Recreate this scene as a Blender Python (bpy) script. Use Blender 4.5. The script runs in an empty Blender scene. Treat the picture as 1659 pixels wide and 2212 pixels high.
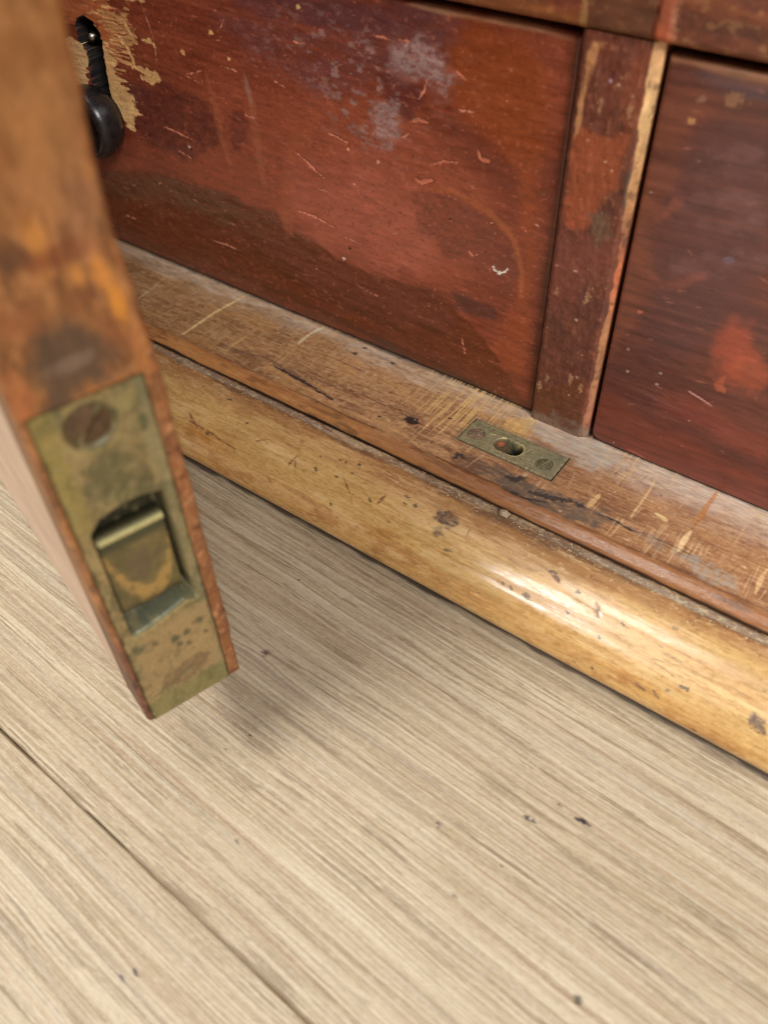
import bpy, bmesh, math, random
import numpy as np
from mathutils import Vector, Matrix

# ------------------------------------------------------------------ camera
# world units are metres; X runs along the cabinet front, Y into the cabinet, Z up.
MM = 0.001
sc = bpy.context.scene
cam_d = bpy.data.cameras.new('camera'); cam = bpy.data.objects.new('camera', cam_d)
sc.collection.objects.link(cam); sc.camera = cam
right = Vector((0.80873247, 0.58775954, -0.02214757))
down = Vector((0.41647165, -0.59882444, -0.6840765))
fwd = Vector((-0.41533499, 0.54401104, -0.72907395))
m = Matrix((right, -down, -fwd)).transposed().to_4x4()
m.translation = (0, 0, 0.325)
cam.matrix_world = m
cam_d.sensor_fit = 'VERTICAL'; cam_d.sensor_height = 24.0
cam_d.lens = 24.0 * 1827 / 2212
cam_d.clip_start = 0.01; cam_d.clip_end = 50
cam_d.dof.use_dof = True
cam_d.dof.focus_distance = 0.415
cam_d.dof.aperture_fstop = cam_d.lens / 4.2

# ------------------------------------------------------------------ light
w = bpy.data.worlds.new('World'); sc.world = w; w.use_nodes = True
bg = w.node_tree.nodes['Background']
bg.inputs[0].default_value = (1.0, 0.96, 0.91, 1); bg.inputs[1].default_value = 0.42
sc.view_settings.view_transform = 'Standard'; sc.view_settings.look = 'None'
sc.view_settings.exposure = 0.0; sc.view_settings.gamma = 1.0
sc.view_settings.use_curve_mapping = False
sc.cycles.filter_width = 1.1


def lamp(name, loc, target, sx, sy, power, col):
    d = bpy.data.lights.new(name, 'AREA'); d.shape = 'RECTANGLE'; d.size = sx; d.size_y = sy
    d.energy = power; d.color = col
    o = bpy.data.objects.new(name, d); sc.collection.objects.link(o)
    o.location = loc
    o.rotation_euler = (Vector(target) - Vector(loc)).to_track_quat('-Z', 'Y').to_euler()
    return o
lamp('ceiling_lamp', (-0.98, -1.34, 2.36), (-0.10, 0.21, 0.03), 0.80, 0.34, 54, (1.0, 0.975, 0.94))
lamp('ceiling_lamp', (-0.42, -0.30, 2.36), (-0.16, 0.08, 0.0), 0.4, 0.4, 15, (1.0, 0.965, 0.91))
lamp('ceiling_lamp', (2.05, -1.05, 2.20), (-0.20, 0.28, 0.10), 1.0, 0.6, 84, (1.0, 0.97, 0.93))

# ------------------------------------------------------------------ helpers
COL = sc.collection
def srgb(c):
    c = np.asarray(c, float) / 255.0
    return np.where(c <= 0.04045, c / 12.92, ((c + 0.055) / 1.055) ** 2.4)

_lat = {}
def vnoise(x, y, seed):
    if seed not in _lat:
        _lat[seed] = np.random.RandomState(seed).rand(256, 256).astype(np.float32)
    L = _lat[seed]
    xi = np.floor(x).astype(np.int64); yi = np.floor(y).astype(np.int64)
    fx = x - xi; fy = y - yi
    fx = fx * fx * fx * (fx * (fx * 6 - 15) + 10); fy = fy * fy * fy * (fy * (fy * 6 - 15) + 10)
    x0 = xi & 255; x1 = (xi + 1) & 255; y0 = yi & 255; y1 = (yi + 1) & 255
    return (L[x0, y0] * (1 - fx) + L[x1, y0] * fx) * (1 - fy) + (L[x0, y1] * (1 - fx) + L[x1, y1] * fx) * fy
def fbm(x, y, sx, sy, octv, seed, gain=0.55):
    """fractal noise, roughly -1..1; sx, sy = feature size in mm"""
    t = 0; a = 1; n = 0
    for k in range(octv):
        t = t + a * (vnoise(x / sx * 2 ** k + 17.3 * k + 100, y / sy * 2 ** k + 9.1 * k + 100, seed + k) - 0.5) * 2
        n += a; a *= gain
    return t / n * 1.6
def sstep(a, b, x):
    t = np.clip((x - a) / (b - a), 0, 1); return t * t * (3 - 2 * t)
def axis(a, b, da, db, fine, coarse):
    """coordinates from a to b, fine inside da..db"""
    out = [a]
    def seg(p, q, s):
        if q - p > 1e-6:
            n = max(1, int(math.ceil((q - p) / s)))
            out.extend(list(p + (q - p) * (np.arange(1, n + 1) / n)))
    da = max(a, da); db = min(b, db)
    seg(a, da, coarse); seg(da, db, fine); seg(db, b, coarse)
    return np.array(out)

class Paint:
    """colour, gloss and relief of one surface, worked out on its own (u, v) millimetre grid"""
    def __init__(s, us, vs, base, rough=0.45, k=1.0):
        s.u, s.v = us, vs
        s.U, s.V = np.meshgrid(us, vs, indexing='ij')
        s.k = k
        s.rgb = np.ones(s.U.shape + (3,)) * srgb(base) * k
        s.rough = np.ones(s.U.shape) * rough
        s.h = np.zeros(s.U.shape)
    def box(s, x0, x1, y0, y1):
        i0, i1 = np.searchsorted(s.u, [x0, x1]); j0, j1 = np.searchsorted(s.v, [y0, y1])
        return slice(max(i0 - 1, 0), i1 + 1), slice(max(j0 - 1, 0), j1 + 1)
    def put(s, sl, m, col, rough=None, h=0.0):
        if m.size == 0: return
        if col is not None:
            s.rgb[sl] += (srgb(col) * s.k - s.rgb[sl]) * m[..., None]
        if rough is not None: s.rough[sl] += (rough - s.rough[sl]) * m
        if h: s.h[sl] += h * m
    def all(s, m, col, rough=None, h=0.0):
        s.put((slice(None), slice(None)), np.clip(m, 0, 1), col, rough, h)
    def mul(s, f): s.rgb *= f[..., None] if f.ndim == 2 else f
    def _seg(s, X, Y, p, q):
        px, py = p; dx, dy = q[0] - px, q[1] - py
        t = np.clip(((X - px) * dx + (Y - py) * dy) / (dx * dx + dy * dy + 1e-9), 0, 1)
        return np.hypot(X - px - t * dx, Y - py - t * dy), t
    def poly(s, P, col, alpha=1, soft=2, jag=1.5, js=(5, 3), rough=None, h=0.0, seed=1, tex=0):
        P = [tuple(p) for p in P]; pad = soft + jag * 1.6 + 1
        xs = [p[0] for p in P]; ys = [p[1] for p in P]
        sl = s.box(min(xs) - pad, max(xs) + pad, min(ys) - pad, max(ys) + pad)
        X, Y = s.U[sl], s.V[sl]
        if X.size == 0: return
        d = np.full(X.shape, 1e9); ins = np.zeros(X.shape, bool)
        for a, b in zip(P, P[1:] + P[:1]):
            d = np.minimum(d, s._seg(X, Y, a, b)[0])
            c = ((a[1] > Y) != (b[1] > Y))
            with np.errstate(divide='ignore', invalid='ignore'):
                xx = a[0] + (Y - a[1]) * (b[0] - a[0]) / ((b[1] - a[1]) or 1e-9)
            ins ^= c & (X < xx)
        d = np.where(ins, d, -d) + jag * fbm(X, Y, js[0], js[1], 4, seed * 13 + 5)
        mm = sstep(-soft / 2, soft / 2, d) * alpha
        if tex: mm = mm * np.clip(1 - tex + tex * 1.4 * (fbm(X, Y, js[0] * .5, js[1] * .5, 4, seed * 7 + 3) + .5), 0, 1)
        s.put(sl, mm, col, rough, h)
    def blob(s, c, rx, ry, col, alpha=1, ang=0, soft=.4, jag=.25, rough=None, h=0.0, seed=1, js=3, tex=0):
        r = max(rx, ry) * 1.6
        sl = s.box(c[0] - r, c[0] + r, c[1] - r, c[1] + r)
        X, Y = s.U[sl] - c[0], s.V[sl] - c[1]
        if X.size == 0: return
        ca, sa = math.cos(math.radians(ang)), math.sin(math.radians(ang))
        q = np.hypot((X * ca + Y * sa) / rx, (-X * sa + Y * ca) / ry) + jag * fbm(X, Y, js, js, 3, seed * 11 + 2)
        mm = (1 - sstep(1 - soft, 1 + soft * .3, q)) * alpha
        if tex: mm = mm * np.clip(1 - tex + tex * 1.4 * (fbm(X, Y, js * .6, js * .6, 3, seed * 7 + 3) + .5), 0, 1)
        s.put(sl, mm, col, rough, h)
    def line(s, P, wd, col, alpha=1, soft=.5, jag=.2, depth=0.0, rough=None, taper=True, seed=1, js=2.5, dark=None):
        pad = wd * 1.5 + jag * 2 + soft + .5
        xs = [p[0] for p in P]; ys = [p[1] for p in P]
        sl = s.box(min(xs) - pad, max(xs) + pad, min(ys) - pad, max(ys) + pad)
        X, Y = s.U[sl], s.V[sl]
        if X.size == 0: return
        L = [math.hypot(b[0] - a[0], b[1] - a[1]) for a, b in zip(P, P[1:])]; T = sum(L) or 1; acc = 0
        best = np.full(X.shape, 1e9); par = np.zeros(X.shape)
        for a, b, l in zip(P, P[1:], L):
            d, t = s._seg(X, Y, a, b); c = d < best
            best = np.where(c, d, best); par = np.where(c, (acc + t * l) / T, par); acc += l
        half = wd / 2 * (np.sqrt(np.clip(1 - (2 * par - 1) ** 2, 0, 1)) * .85 + .15 if taper else 1)
        d = best - half + jag * fbm(X, Y, js, js, 3, seed * 5 + 1)
        mm = (1 - sstep(-soft / 2, soft / 2, d)) * alpha
        s.put(sl, mm, col, rough, -depth)
        if dark is not None:   # darker line along the edges of a gouge
            mm2 = (1 - sstep(0, .35, np.abs(d))) * alpha * .6
            s.put(sl, mm2, dark)
    def specks(s, n, reg, size, cols, seed, alpha=.8, h=0.0, stretch=1.0, ang=0):
        R = random.Random(seed)
        for _ in range(n):
            r = size[0] + (size[1] - size[0]) * R.random() ** 2.2
            s.blob((R.uniform(reg[0], reg[1]), R.uniform(reg[2], reg[3])), r * R.uniform(1, stretch), r * R.uniform(.5, 1),
                   R.choice(cols), alpha * R.uniform(.4, 1), ang + R.uniform(-25, 25), soft=.6, jag=.4, js=r * 1.2 + .2,
                   seed=R.randint(1, 40), h=h)

def mesh_obj(name, verts, faces, mat, parent=None, smooth=True, col=None, rough=None):
    me = bpy.data.meshes.new(name)
    nv = len(verts); faces = np.asarray(faces, dtype=np.int32); nf = len(faces)
    me.vertices.add(nv); me.vertices.foreach_set('co', np.asarray(verts, dtype=np.float32).ravel())
    me.loops.add(nf * 4); me.polygons.add(nf)
    me.loops.foreach_set('vertex_index', faces.ravel())
    me.polygons.foreach_set('loop_start', np.arange(0, nf * 4, 4, dtype=np.int32))
    me.polygons.foreach_set('use_smooth', np.full(nf, smooth))
    if col is not None:
        a = me.color_attributes.new('paint', 'FLOAT_COLOR', 'POINT')
        a.data.foreach_set('color', np.concatenate([np.clip(col, 0, 1), rough[:, None]], 1).astype(np.float32).ravel())
    me.update(calc_edges=True); me.validate()
    me.materials.append(mat)
    o = bpy.data.objects.new(name, me); COL.objects.link(o)
    if parent: o.parent = parent
    return o

def sheet(name, P, pos, mat, parent, back, flip=False):
    """solid whose painted face is the grid P; pos(U,V,h)->(x,y,z) mm; back = offset vector mm to its back"""
    x, y, z = pos(P.U, P.V, P.h)
    A = np.stack([x, y, z], -1); nu, nv = P.U.shape
    verts = A.reshape(-1, 3); col = P.rgb.reshape(-1, 3); ro = P.rough.reshape(-1)
    idx = np.arange(nu * nv).reshape(nu, nv)
    f = np.stack([idx[:-1, :-1], idx[1:, :-1], idx[1:, 1:], idx[:-1, 1:]], -1).reshape(-1, 4)
    loop = np.concatenate([idx[:-1, 0], idx[-1, :-1], idx[:0:-1, -1], idx[0, :0:-1]])
    rim = verts[loop]; bk = rim + np.asarray(back, float)
    n0 = len(verts); nl = len(loop)
    i = np.arange(nl); j = (i + 1) % nl
    verts = np.concatenate([verts, rim, bk]); col = np.concatenate([col, col[loop], col[loop] * .8]); ro = np.concatenate([ro, ro[loop], ro[loop]])
    side = np.stack([n0 + i, n0 + nl + i, n0 + nl + j, n0 + j], -1)
    # back cap: centre fan (as quads with a repeated midpoint avoided: use pairs)
    ctr = len(verts); verts = np.concatenate([verts, bk.mean(0)[None]]); col = np.concatenate([col, col[-1:]]); ro = np.append(ro, .6)
    e = np.arange(0, nl - nl % 2, 2)
    cap = np.stack([n0 + nl + e, np.full(len(e), ctr), n0 + nl + (e + 2) % nl, n0 + nl + (e + 1) % nl], -1)
    F = np.concatenate([f, side, cap])
    if flip: F = F[:, ::-1]
    return mesh_obj(name, verts * MM, F, mat, parent, True, col, ro)

def bm_obj(name, bm, mat, parent=None, smooth=False):
    bmesh.ops.recalc_face_normals(bm, faces=bm.faces)
    me = bpy.data.meshes.new(name); bm.to_mesh(me); bm.free()
    for p in me.polygons: p.use_smooth = smooth
    me.materials.append(mat)
    o = bpy.data.objects.new(name, me); COL.objects.link(o)
    if parent: o.parent = parent
    return o
def box(name, x0, x1, y0, y1, z0, z1, mat, parent=None, bev=1.0, M4=None):
    bm = bmesh.new()
    bmesh.ops.create_cube(bm, size=1)
    for v in bm.verts:
        v.co = Vector(((x0 + x1) / 2 + v.co.x * (x1 - x0), (y0 + y1) / 2 + v.co.y * (y1 - y0), (z0 + z1) / 2 + v.co.z * (z1 - z0))) * MM
    if bev: bmesh.ops.bevel(bm, geom=bm.edges[:], offset=bev * MM, segments=2, affect='EDGES', profile=.6)
    if M4 is not None: bm.transform(M4)
    return bm_obj(name, bm, mat, parent)
def lathe(name, prof, mat, parent, M4, seg=64):
    """prof: (radius, height) mm round the local z axis"""
    bm = bmesh.new(); rings = []
    for r, h in prof:
        if r < 1e-4: rings.append([bm.verts.new((0, 0, h * MM))])
        else: rings.append([bm.verts.new((r * MM * math.cos(a), r * MM * math.sin(a), h * MM)) for a in [2 * math.pi * k / seg for k in range(seg)]])
    for A, B in zip(rings, rings[1:]):
        for k in range(seg):
            q = (k + 1) % seg
            if len(A) == 1 and len(B) == 1: continue
            if len(A) == 1: bm.faces.new((A[0], B[k], B[q]))
            elif len(B) == 1: bm.faces.new((A[k], A[q], B[0]))
            else: bm.faces.new((A[k], A[q], B[q], B[k]))
    bm.transform(M4)
    return bm_obj(name, bm, mat, parent, True)

# ------------------------------------------------------------------ materials
def painted(name, spec=.5, grain=(1, 1, 1), gscale=600, gamt=.10, bump=.15, bdist=.0002, metal=0.0, fine=2500, famt=.06, coat=0.0, radd=0.08):
    """node material: the 'paint' attribute gives pigment and gloss, noises add grain, tiny relief and gloss variation"""
    mt = bpy.data.materials.new(name); mt.use_nodes = True; nt = mt.node_tree; N = nt.nodes; L = nt.links
    b = N['Principled BSDF']; b.inputs['Specular IOR Level'].default_value = spec; b.inputs['Metallic'].default_value = metal
    b.inputs['Coat Weight'].default_value = coat; b.inputs['Coat Roughness'].default_value = .2
    at = N.new('ShaderNodeAttribute'); at.attribute_name = 'paint'
    tc = N.new('ShaderNodeTexCoord'); mp = N.new('ShaderNodeMapping'); mp.inputs['Scale'].default_value = grain
    L.new(tc.outputs['Object'], mp.inputs[0])
    n1 = N.new('ShaderNodeTexNoise'); n1.inputs['Scale'].default_value = gscale; n1.inputs['Detail'].default_value = 5
    n2 = N.new('ShaderNodeTexNoise'); n2.inputs['Scale'].default_value = fine; n2.inputs['Detail'].default_value = 3
    L.new(mp.outputs[0], n1.inputs[0]); L.new(tc.outputs['Object'], n2.inputs[0])
    def rng(src, lo, hi):
        r = N.new('ShaderNodeMapRange'); r.inputs[1].default_value = .3; r.inputs[2].default_value = .7
        r.inputs[3].default_value = lo; r.inputs[4].default_value = hi; L.new(src, r.inputs[0]); return r.outputs[0]
    a = rng(n1.outputs[0], 1 - gamt, 1 + gamt); c = rng(n2.outputs[0], 1 - famt, 1 + famt)
    mu = N.new('ShaderNodeMath'); mu.operation = 'MULTIPLY'; L.new(a, mu.inputs[0]); L.new(c, mu.inputs[1])
    vm = N.new('ShaderNodeVectorMath'); vm.operation = 'SCALE'; L.new(at.outputs['Color'], vm.inputs[0]); L.new(mu.outputs[0], vm.inputs['Scale'])
    L.new(vm.outputs[0], b.inputs['Base Color'])
    ra = rng(n1.outputs[0], -radd, radd); ad = N.new('ShaderNodeMath'); ad.operation = 'ADD'; ad.use_clamp = True
    L.new(at.outputs['Alpha'], ad.inputs[0]); L.new(ra, ad.inputs[1]); L.new(ad.outputs[0], b.inputs['Roughness'])
    mx = N.new('ShaderNodeMath'); mx.operation = 'MULTIPLY_ADD'; mx.inputs[1].default_value = .4
    L.new(n2.outputs[0], mx.inputs[0]); L.new(n1.outputs[0], mx.inputs[2])
    bu = N.new('ShaderNodeBump'); bu.inputs['Strength'].default_value = bump; bu.inputs['Distance'].default_value = bdist
    L.new(mx.outputs[0], bu.inputs['Height']); L.new(bu.outputs[0], b.inputs['Normal'])
    return mt
def simple(name, c1, c2, rough=.5, scale=(1, 1, 1), ns=40, bump=.2, metal=0, bdist=.0005, r2=None, spec=.5):
    mt = bpy.data.materials.new(name); mt.use_nodes = True; nt = mt.node_tree; N = nt.nodes; L = nt.links
    b = N['Principled BSDF']; b.inputs['Metallic'].default_value = metal; b.inputs['Specular IOR Level'].default_value = spec
    tc = N.new('ShaderNodeTexCoord'); mp = N.new('ShaderNodeMapping'); mp.inputs['Scale'].default_value = scale
    L.new(tc.outputs['Object'], mp.inputs[0])
    n1 = N.new('ShaderNodeTexNoise'); n1.inputs['Scale'].default_value = ns; n1.inputs['Detail'].default_value = 7; n1.inputs['Roughness'].default_value = .62
    L.new(mp.outputs[0], n1.inputs[0])
    cr = N.new('ShaderNodeValToRGB'); cr.color_ramp.elements[0].position = .32; cr.color_ramp.elements[1].position = .68
    cr.color_ramp.elements[0].color = (*srgb(c1), 1); cr.color_ramp.elements[1].color = (*srgb(c2), 1)
    L.new(n1.outputs[0], cr.inputs[0]); L.new(cr.outputs[0], b.inputs['Base Color'])
    r = N.new('ShaderNodeMapRange'); r.inputs[1].default_value = .3; r.inputs[2].default_value = .7
    r.inputs[3].default_value = rough; r.inputs[4].default_value = r2 if r2 is not None else rough + .15
    L.new(n1.outputs[0], r.inputs[0]); L.new(r.outputs[0], b.inputs['Roughness'])
    bu = N.new('ShaderNodeBump'); bu.inputs['Strength'].default_value = bump; bu.inputs['Distance'].default_value = bdist
    L.new(n1.outputs[0], bu.inputs['Height']); L.new(bu.outputs[0], b.inputs['Normal'])
    return mt
M_RED = painted('worn_red_varnish', .72, (.22, 1, 1), 420, .17, .2, .0002, coat=.0, famt=.12)
M_LEDGE = painted('worn_bare_wood', .45, (.12, 1, 1), 900, .16, .35, .0003)
M_MOULD = painted('golden_varnished_wood', .5, (.08, 1, 1), 1100, .13, .12, .0002, coat=.5, famt=.1)
M_FLOOR = painted('oak_laminate', .4, (.12, 1, 1), 1500, .06, .2, .00015)
M_DOOR = painted('door_edge_wood', .35, (1, 1, .3), 300, .12, .3, .0004)
M_BRASS = painted('tarnished_brass', .5, (1, 1, 1), 900, .16, .3, .0003, metal=.25)
M_KNOB = simple('dark_horn_knob', (20, 20, 23), (40, 36, 38), .24, (1, 1, 1), 260, .35, 0, .0004, .34)
M_DARK = simple('dark_cavity_wood', (20, 12, 8), (40, 26, 16), .8, (1, 1, 1), 60)
M_CARC = simple('carcass_wood', (78, 38, 24), (120, 62, 40), .38, (.3, 1, 1), 60)
M_OUT = simple('door_face_wood', (184, 152, 130), (212, 184, 162), .34, (.3, 1, 1), 60, .1)
M_STEEL = simple('old_iron', (90, 84, 76), (170, 164, 150), .25, (1, 1, 1), 300, .2, 1)
M_SCREW = simple('screw_brass', (82, 62, 44), (122, 96, 66), .4, (1, 1, 1), 500, .3, .5)
M_SUB = simple('subfloor', (110, 96, 80), (128, 112, 92), .8, (1, 1, 1), 30)
M_CRUMB = simple('dirt_crumb', (120, 100, 78), (190, 172, 140), .8, (1, 1, 1), 900)

def empty(name, loc):
    o = bpy.data.objects.new(name, None); COL.objects.link(o); o.location = loc; o.empty_display_size = .05; return o
def tag(o, label=None, cat=None, group=None, kind=None):
    for a, b in (('label', label), ('category', cat), ('group', group), ('kind', kind)):
        if b: o[a] = b

# ================================================================== floor
LZ = 45.0            # ledge height above the floor, mm
floor = empty('floor', (0, 0, 0)); tag(floor, kind='structure')
FA = math.radians(-2.5)
PW = 192.0; SEAM = 34.5
# local plank frame: u along, v across; world = rot(FA) * (u, v)
def fl2l(p):
    ca, sa = math.cos(-FA), math.sin(-FA); return (p[0] * ca - p[1] * sa, p[0] * sa + p[1] * ca)
def plank(k, u0, u1, hi):
    v0 = SEAM + PW * k + .2; v1 = v0 + PW - .4
    if hi: us = axis(u0, u1, -400, 110, 1.15, 40); vs = axis(v0, v1, -75, 250, .36, 3)
    else: us = axis(u0, u1, 0, 0, 1, 60); vs = axis(v0, v1, 0, 0, 1, 4)
    P = Paint(us, vs, (194, 176, 146), .40, KF)
    U, V = P.U, P.V; o = k * 37.0 + u0 * .13
    # growth rings drift slowly across the plank, with a knot beside the door's corner
    wob = 1.7 * fbm(U, V, 170, 60, 3, 13 + k) + .35 * fbm(U, V, 36, 12, 3, 21)
    Vw = V + wob
    if hi:
        for (kx, ky, s_, r_) in KNOTS:
            dx = (U - kx) / 3.2; dy = V - ky; rr = np.hypot(dx, dy)
            Vw = Vw + s_ * np.sign(dy) * np.exp(-(rr / r_) ** 1.4) * np.minimum(np.abs(dy) / 1.2, 1)
    Vw += o
    ring = fbm(U, Vw, 300, 1.5, 2, 40)
    fine = fbm(U, Vw, 90, .8, 2, 50)
    f2 = fbm(U, Vw, 46, .55, 2, 55)
    broad = fbm(U, Vw, 320, 14, 3, 60)
    dash = fbm(U, Vw, 22, .95, 2, 70)
    sp = fbm(U, V, 1.5, .6, 2, 95)
    P.all(sstep(-.1, .7, ring) * .26, (160, 142, 114)); P.all(sstep(.0, .6, fine) * .28, (144, 124, 98)); P.all(sstep(.1, .6, f2) * .34, (140, 120, 94))
    P.all(sstep(.0, .7, -ring) * .30, (214, 202, 176)); P.all(sstep(.1, .7, -fine) * .30, (216, 204, 180)); P.all(sstep(.1, .6, -f2) * .34, (222, 210, 186))
    P.all(sstep(.1, .8, broad) * .16, (170, 150, 124)); P.all(sstep(.1, .8, -broad) * .16, (206, 196, 176))
    red = fbm(U, Vw, 160, 2.2, 2, 80); P.all(sstep(.62, .9, red) * .26, (168, 132, 108)); P.all(sstep(.6, .9, -red) * .24, (148, 136, 132))
    pore = sstep(.32, .54, dash + .2 * ring) * sstep(-.4, .3, fbm(U, Vw, 90, 6, 2, 90))
    P.all(pore * .42, (116, 96, 76), .5, -.10)
    P.all(sstep(.35, .9, sp) * .22, (226, 216, 192)); P.all(sstep(.35, .9, -sp) * .22, (140, 120, 96))
    P.h += .05 * fine + .05 * f2
    e = np.minimum(V - v0, v1 - V); e = np.minimum(e, np.minimum(U - u0, u1 - U))
    P.h -= 1.0 * (1 - sstep(-.2, .9, e + .25 * fbm(U, V, 12, 3, 3, 4))); P.all((1 - sstep(.2, 1.3, e + .4 * fbm(U, V, 9, 2, 3, 5))) * (.72 + .25 * fbm(U, V, 30, 9, 2, 7)), (124, 104, 78), .7)
    if hi:
        yw = U * math.sin(FA) + V * math.cos(FA)          # moulding's contact shadow, painted dark on the planks
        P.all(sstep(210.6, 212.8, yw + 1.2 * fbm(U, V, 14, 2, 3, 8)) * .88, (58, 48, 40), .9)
        P.all(sstep(203, 213, yw + 2.5 * fbm(U, V, 9, 4, 3, 9)) * .25, (120, 104, 84), .9)
        for kx, ky, s_, r_ in KNOTS:
            P.blob((kx, ky), 2.8, 2.1, (118, 92, 88), .85, soft=.5, jag=.3, js=1.5, seed=3, tex=.5)
            P.blob((kx, ky), 1.4, 1.0, (92, 70, 70), .7, soft=.5, jag=.3, js=1.2, seed=5)
        for (p, rx, ry, c, a_) in FSPOTS:
            P.blob(fl2l(p), rx * 1.35, ry * 1.35, tuple(q_ * .8 for q_ in c), min(1, a_ * 1.2), ang=-20, soft=.5, jag=.55, js=1.3, seed=int(abs(p[0])) % 30 + 1)
    ca, sa = math.cos(FA), math.sin(FA)
    ob = sheet('plank', P, lambda U, V, h: (U * ca - V * sa, U * sa + V * ca, h), M_FLOOR, floor, (0, 0, -8))
    return ob
KF = .80
KNOTS = [fl2l(p) + (2.2, 7.0) for p in [(-177.6,140.0)]]
FSPOTS = [(p, rx, ry, c, a) for p, (rx, ry, c, a) in zip(
    [(-42.7,141.3),(-40.0,141.8),(-23.9,152.9),(-26.3,152.4),(-21.8,152.9),(-34.5,153.6),(-69.7,119.3),(2.8,95.7),(-155.7,105.2),(-159.6,94.4),(-126.3,13.5),(-128.8,9.4),(-192.4,181.6),(-128.6,68.2),(-50.0,100.4),(-41.1,119.6)],
    [(1.2, .8, (92, 84, 88), .8), (.8, .6, (98, 90, 92), .7), (1.5, .8, (70, 62, 66), .85), (.9, .6, (78, 70, 72), .8), (.7, .5, (90, 80, 80), .7), (.8, .5, (110, 100, 98), .7), (1.0, .8, (112, 108, 112), .8),
     (1.5, 1.1, (104, 98, 92), .75), (.9, .35, (60, 50, 48), .9), (.6, .6, (120, 100, 86), .7), (1.3, .4, (92, 84, 92), .8), (1.0, .5, (120, 112, 116), .7), (.5, .4, (60, 50, 45), .9), (.9, .3, (110, 100, 96), .8), (1.0, .6, (120, 105, 95), .6), (.8, .4, (130, 110, 96), .6)])]
for k in range(-5, 3):
    sh = (k * 517) % 900
    for u0, u1 in ((-1640 + sh - 900, -640 - 260 + sh * .0), (-900, 385 + 0), (385, 1500)):
        hi = k in (-1, 0) and u0 == -900
        uu0, uu1 = (u0, u1)
        if not hi:
            off = ((k * 311) % 420) - 210
            if k not in (-1, 0): uu0, uu1 = u0 + (off if u0 > -1000 else 0), u1 + (off if u1 < 1000 else 0)
        plank(k, uu0, uu1 - .7, hi)
sub = box('subfloor', -2700, 1600, -1100, 750, -14, -9.5, M_SUB, floor, 0)

# ================================================================== cabinet
cab = empty('cabinet', (-.122, .308, 0))
tag(cab, 'antique red-brown varnished wooden cabinet, worn, with drawers, golden base moulding and one door ajar', 'cabinet')
IX = Matrix.Translation((.122, -.308, 0))      # children are modelled in world mm; their matrix undoes the empty's place
def into(o, par):
    o.parent = par; o.matrix_parent_inverse = IX; return o
REDC = [(178, 104, 80), (150, 82, 60), (196, 130, 104)]
K1 = 1.22

# ---- left drawer front -------------------------------------------------
def drawer_pos(y0, z0):
    return lambda U, V, h: (U, y0 - h, V + z0)
def round_edge(P, x0, x1, z0, z1, r, wob=.5):
    U, V = P.U, P.V
    e = np.minimum(np.minimum(U - x0, x1 - U), np.minimum(V - z0, z1 - V))
    d = np.clip(r - e, 0, r); P.h -= r - np.sqrt(np.clip(r * r - d * d, 0, None))
    return e
X0, X1, Z0, Z1 = -711.0, -138.6, .35, 174.6
P = Paint(axis(X0, X1, -446, X1, .45, 20), axis(Z0, Z1, Z0, Z1, .45, 1), (126, 60, 40), .36, K1)
U, V = P.U, P.V
g = fbm(U, V, 90, 12, 4, 101); g2 = fbm(U, V + .04 * U, 120, 2.4, 3, 105); b_ = fbm(U, V, 70, 40, 4, 111); f_ = fbm(U, V, 7, 3, 4, 121)
P.all(sstep(.0, .9, b_) * .45, (146, 76, 52)); P.all(sstep(.0, .9, -b_) * .45, (98, 48, 34)); P.all(sstep(.2, 1, g) * .35, (104, 50, 32))
P.all(sstep(.15, .8, g2) * .3, (88, 42, 28)); P.all(sstep(.2, .9, -g2) * .22, (160, 88, 60))
# warm worn middle
P.poly([(-372.1,94.8),(-326.8,127.4),(-277.0,122.8),(-218.0,128.4),(-184.9,115.7),(-168.4,83.7),(-187.8,48.0),(-249.0,42.7),(-301.8,56.1),(-360.1,60.5),(-382.4,70.7)], (156, 82, 56), .62, 24, 8, (30, 18), .42, seed=2)
P.poly([(-286.4,88.2),(-231.4,109.6),(-204.9,92.2),(-193.0,63.6),(-223.6,44.5),(-258.9,51.0),(-290.2,59.5)], (170, 94, 74), .72, 18, 6, (18, 10), .46, seed=3, tex=.35)  # worn centre, with its pinkish sheen painted into the colour
P.poly([(-195.2,169.4),(-161.8,168.1),(-149.1,160.8),(-149.5,124.6),(-162.1,121.5),(-186.0,135.4),(-198.2,151.5)], (138, 66, 28), .72, 14, 4, (18, 12), .34, seed=4)
P.poly([(-162.4,124.7),(-149.3,123.0),(-147.2,74.9),(-144.8,18.5),(-167.4,16.1),(-157.4,54.7),(-152.3,84.9)], (144, 70, 38), .75, 8, 3, (12, 12), .4, seed=5)
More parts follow.
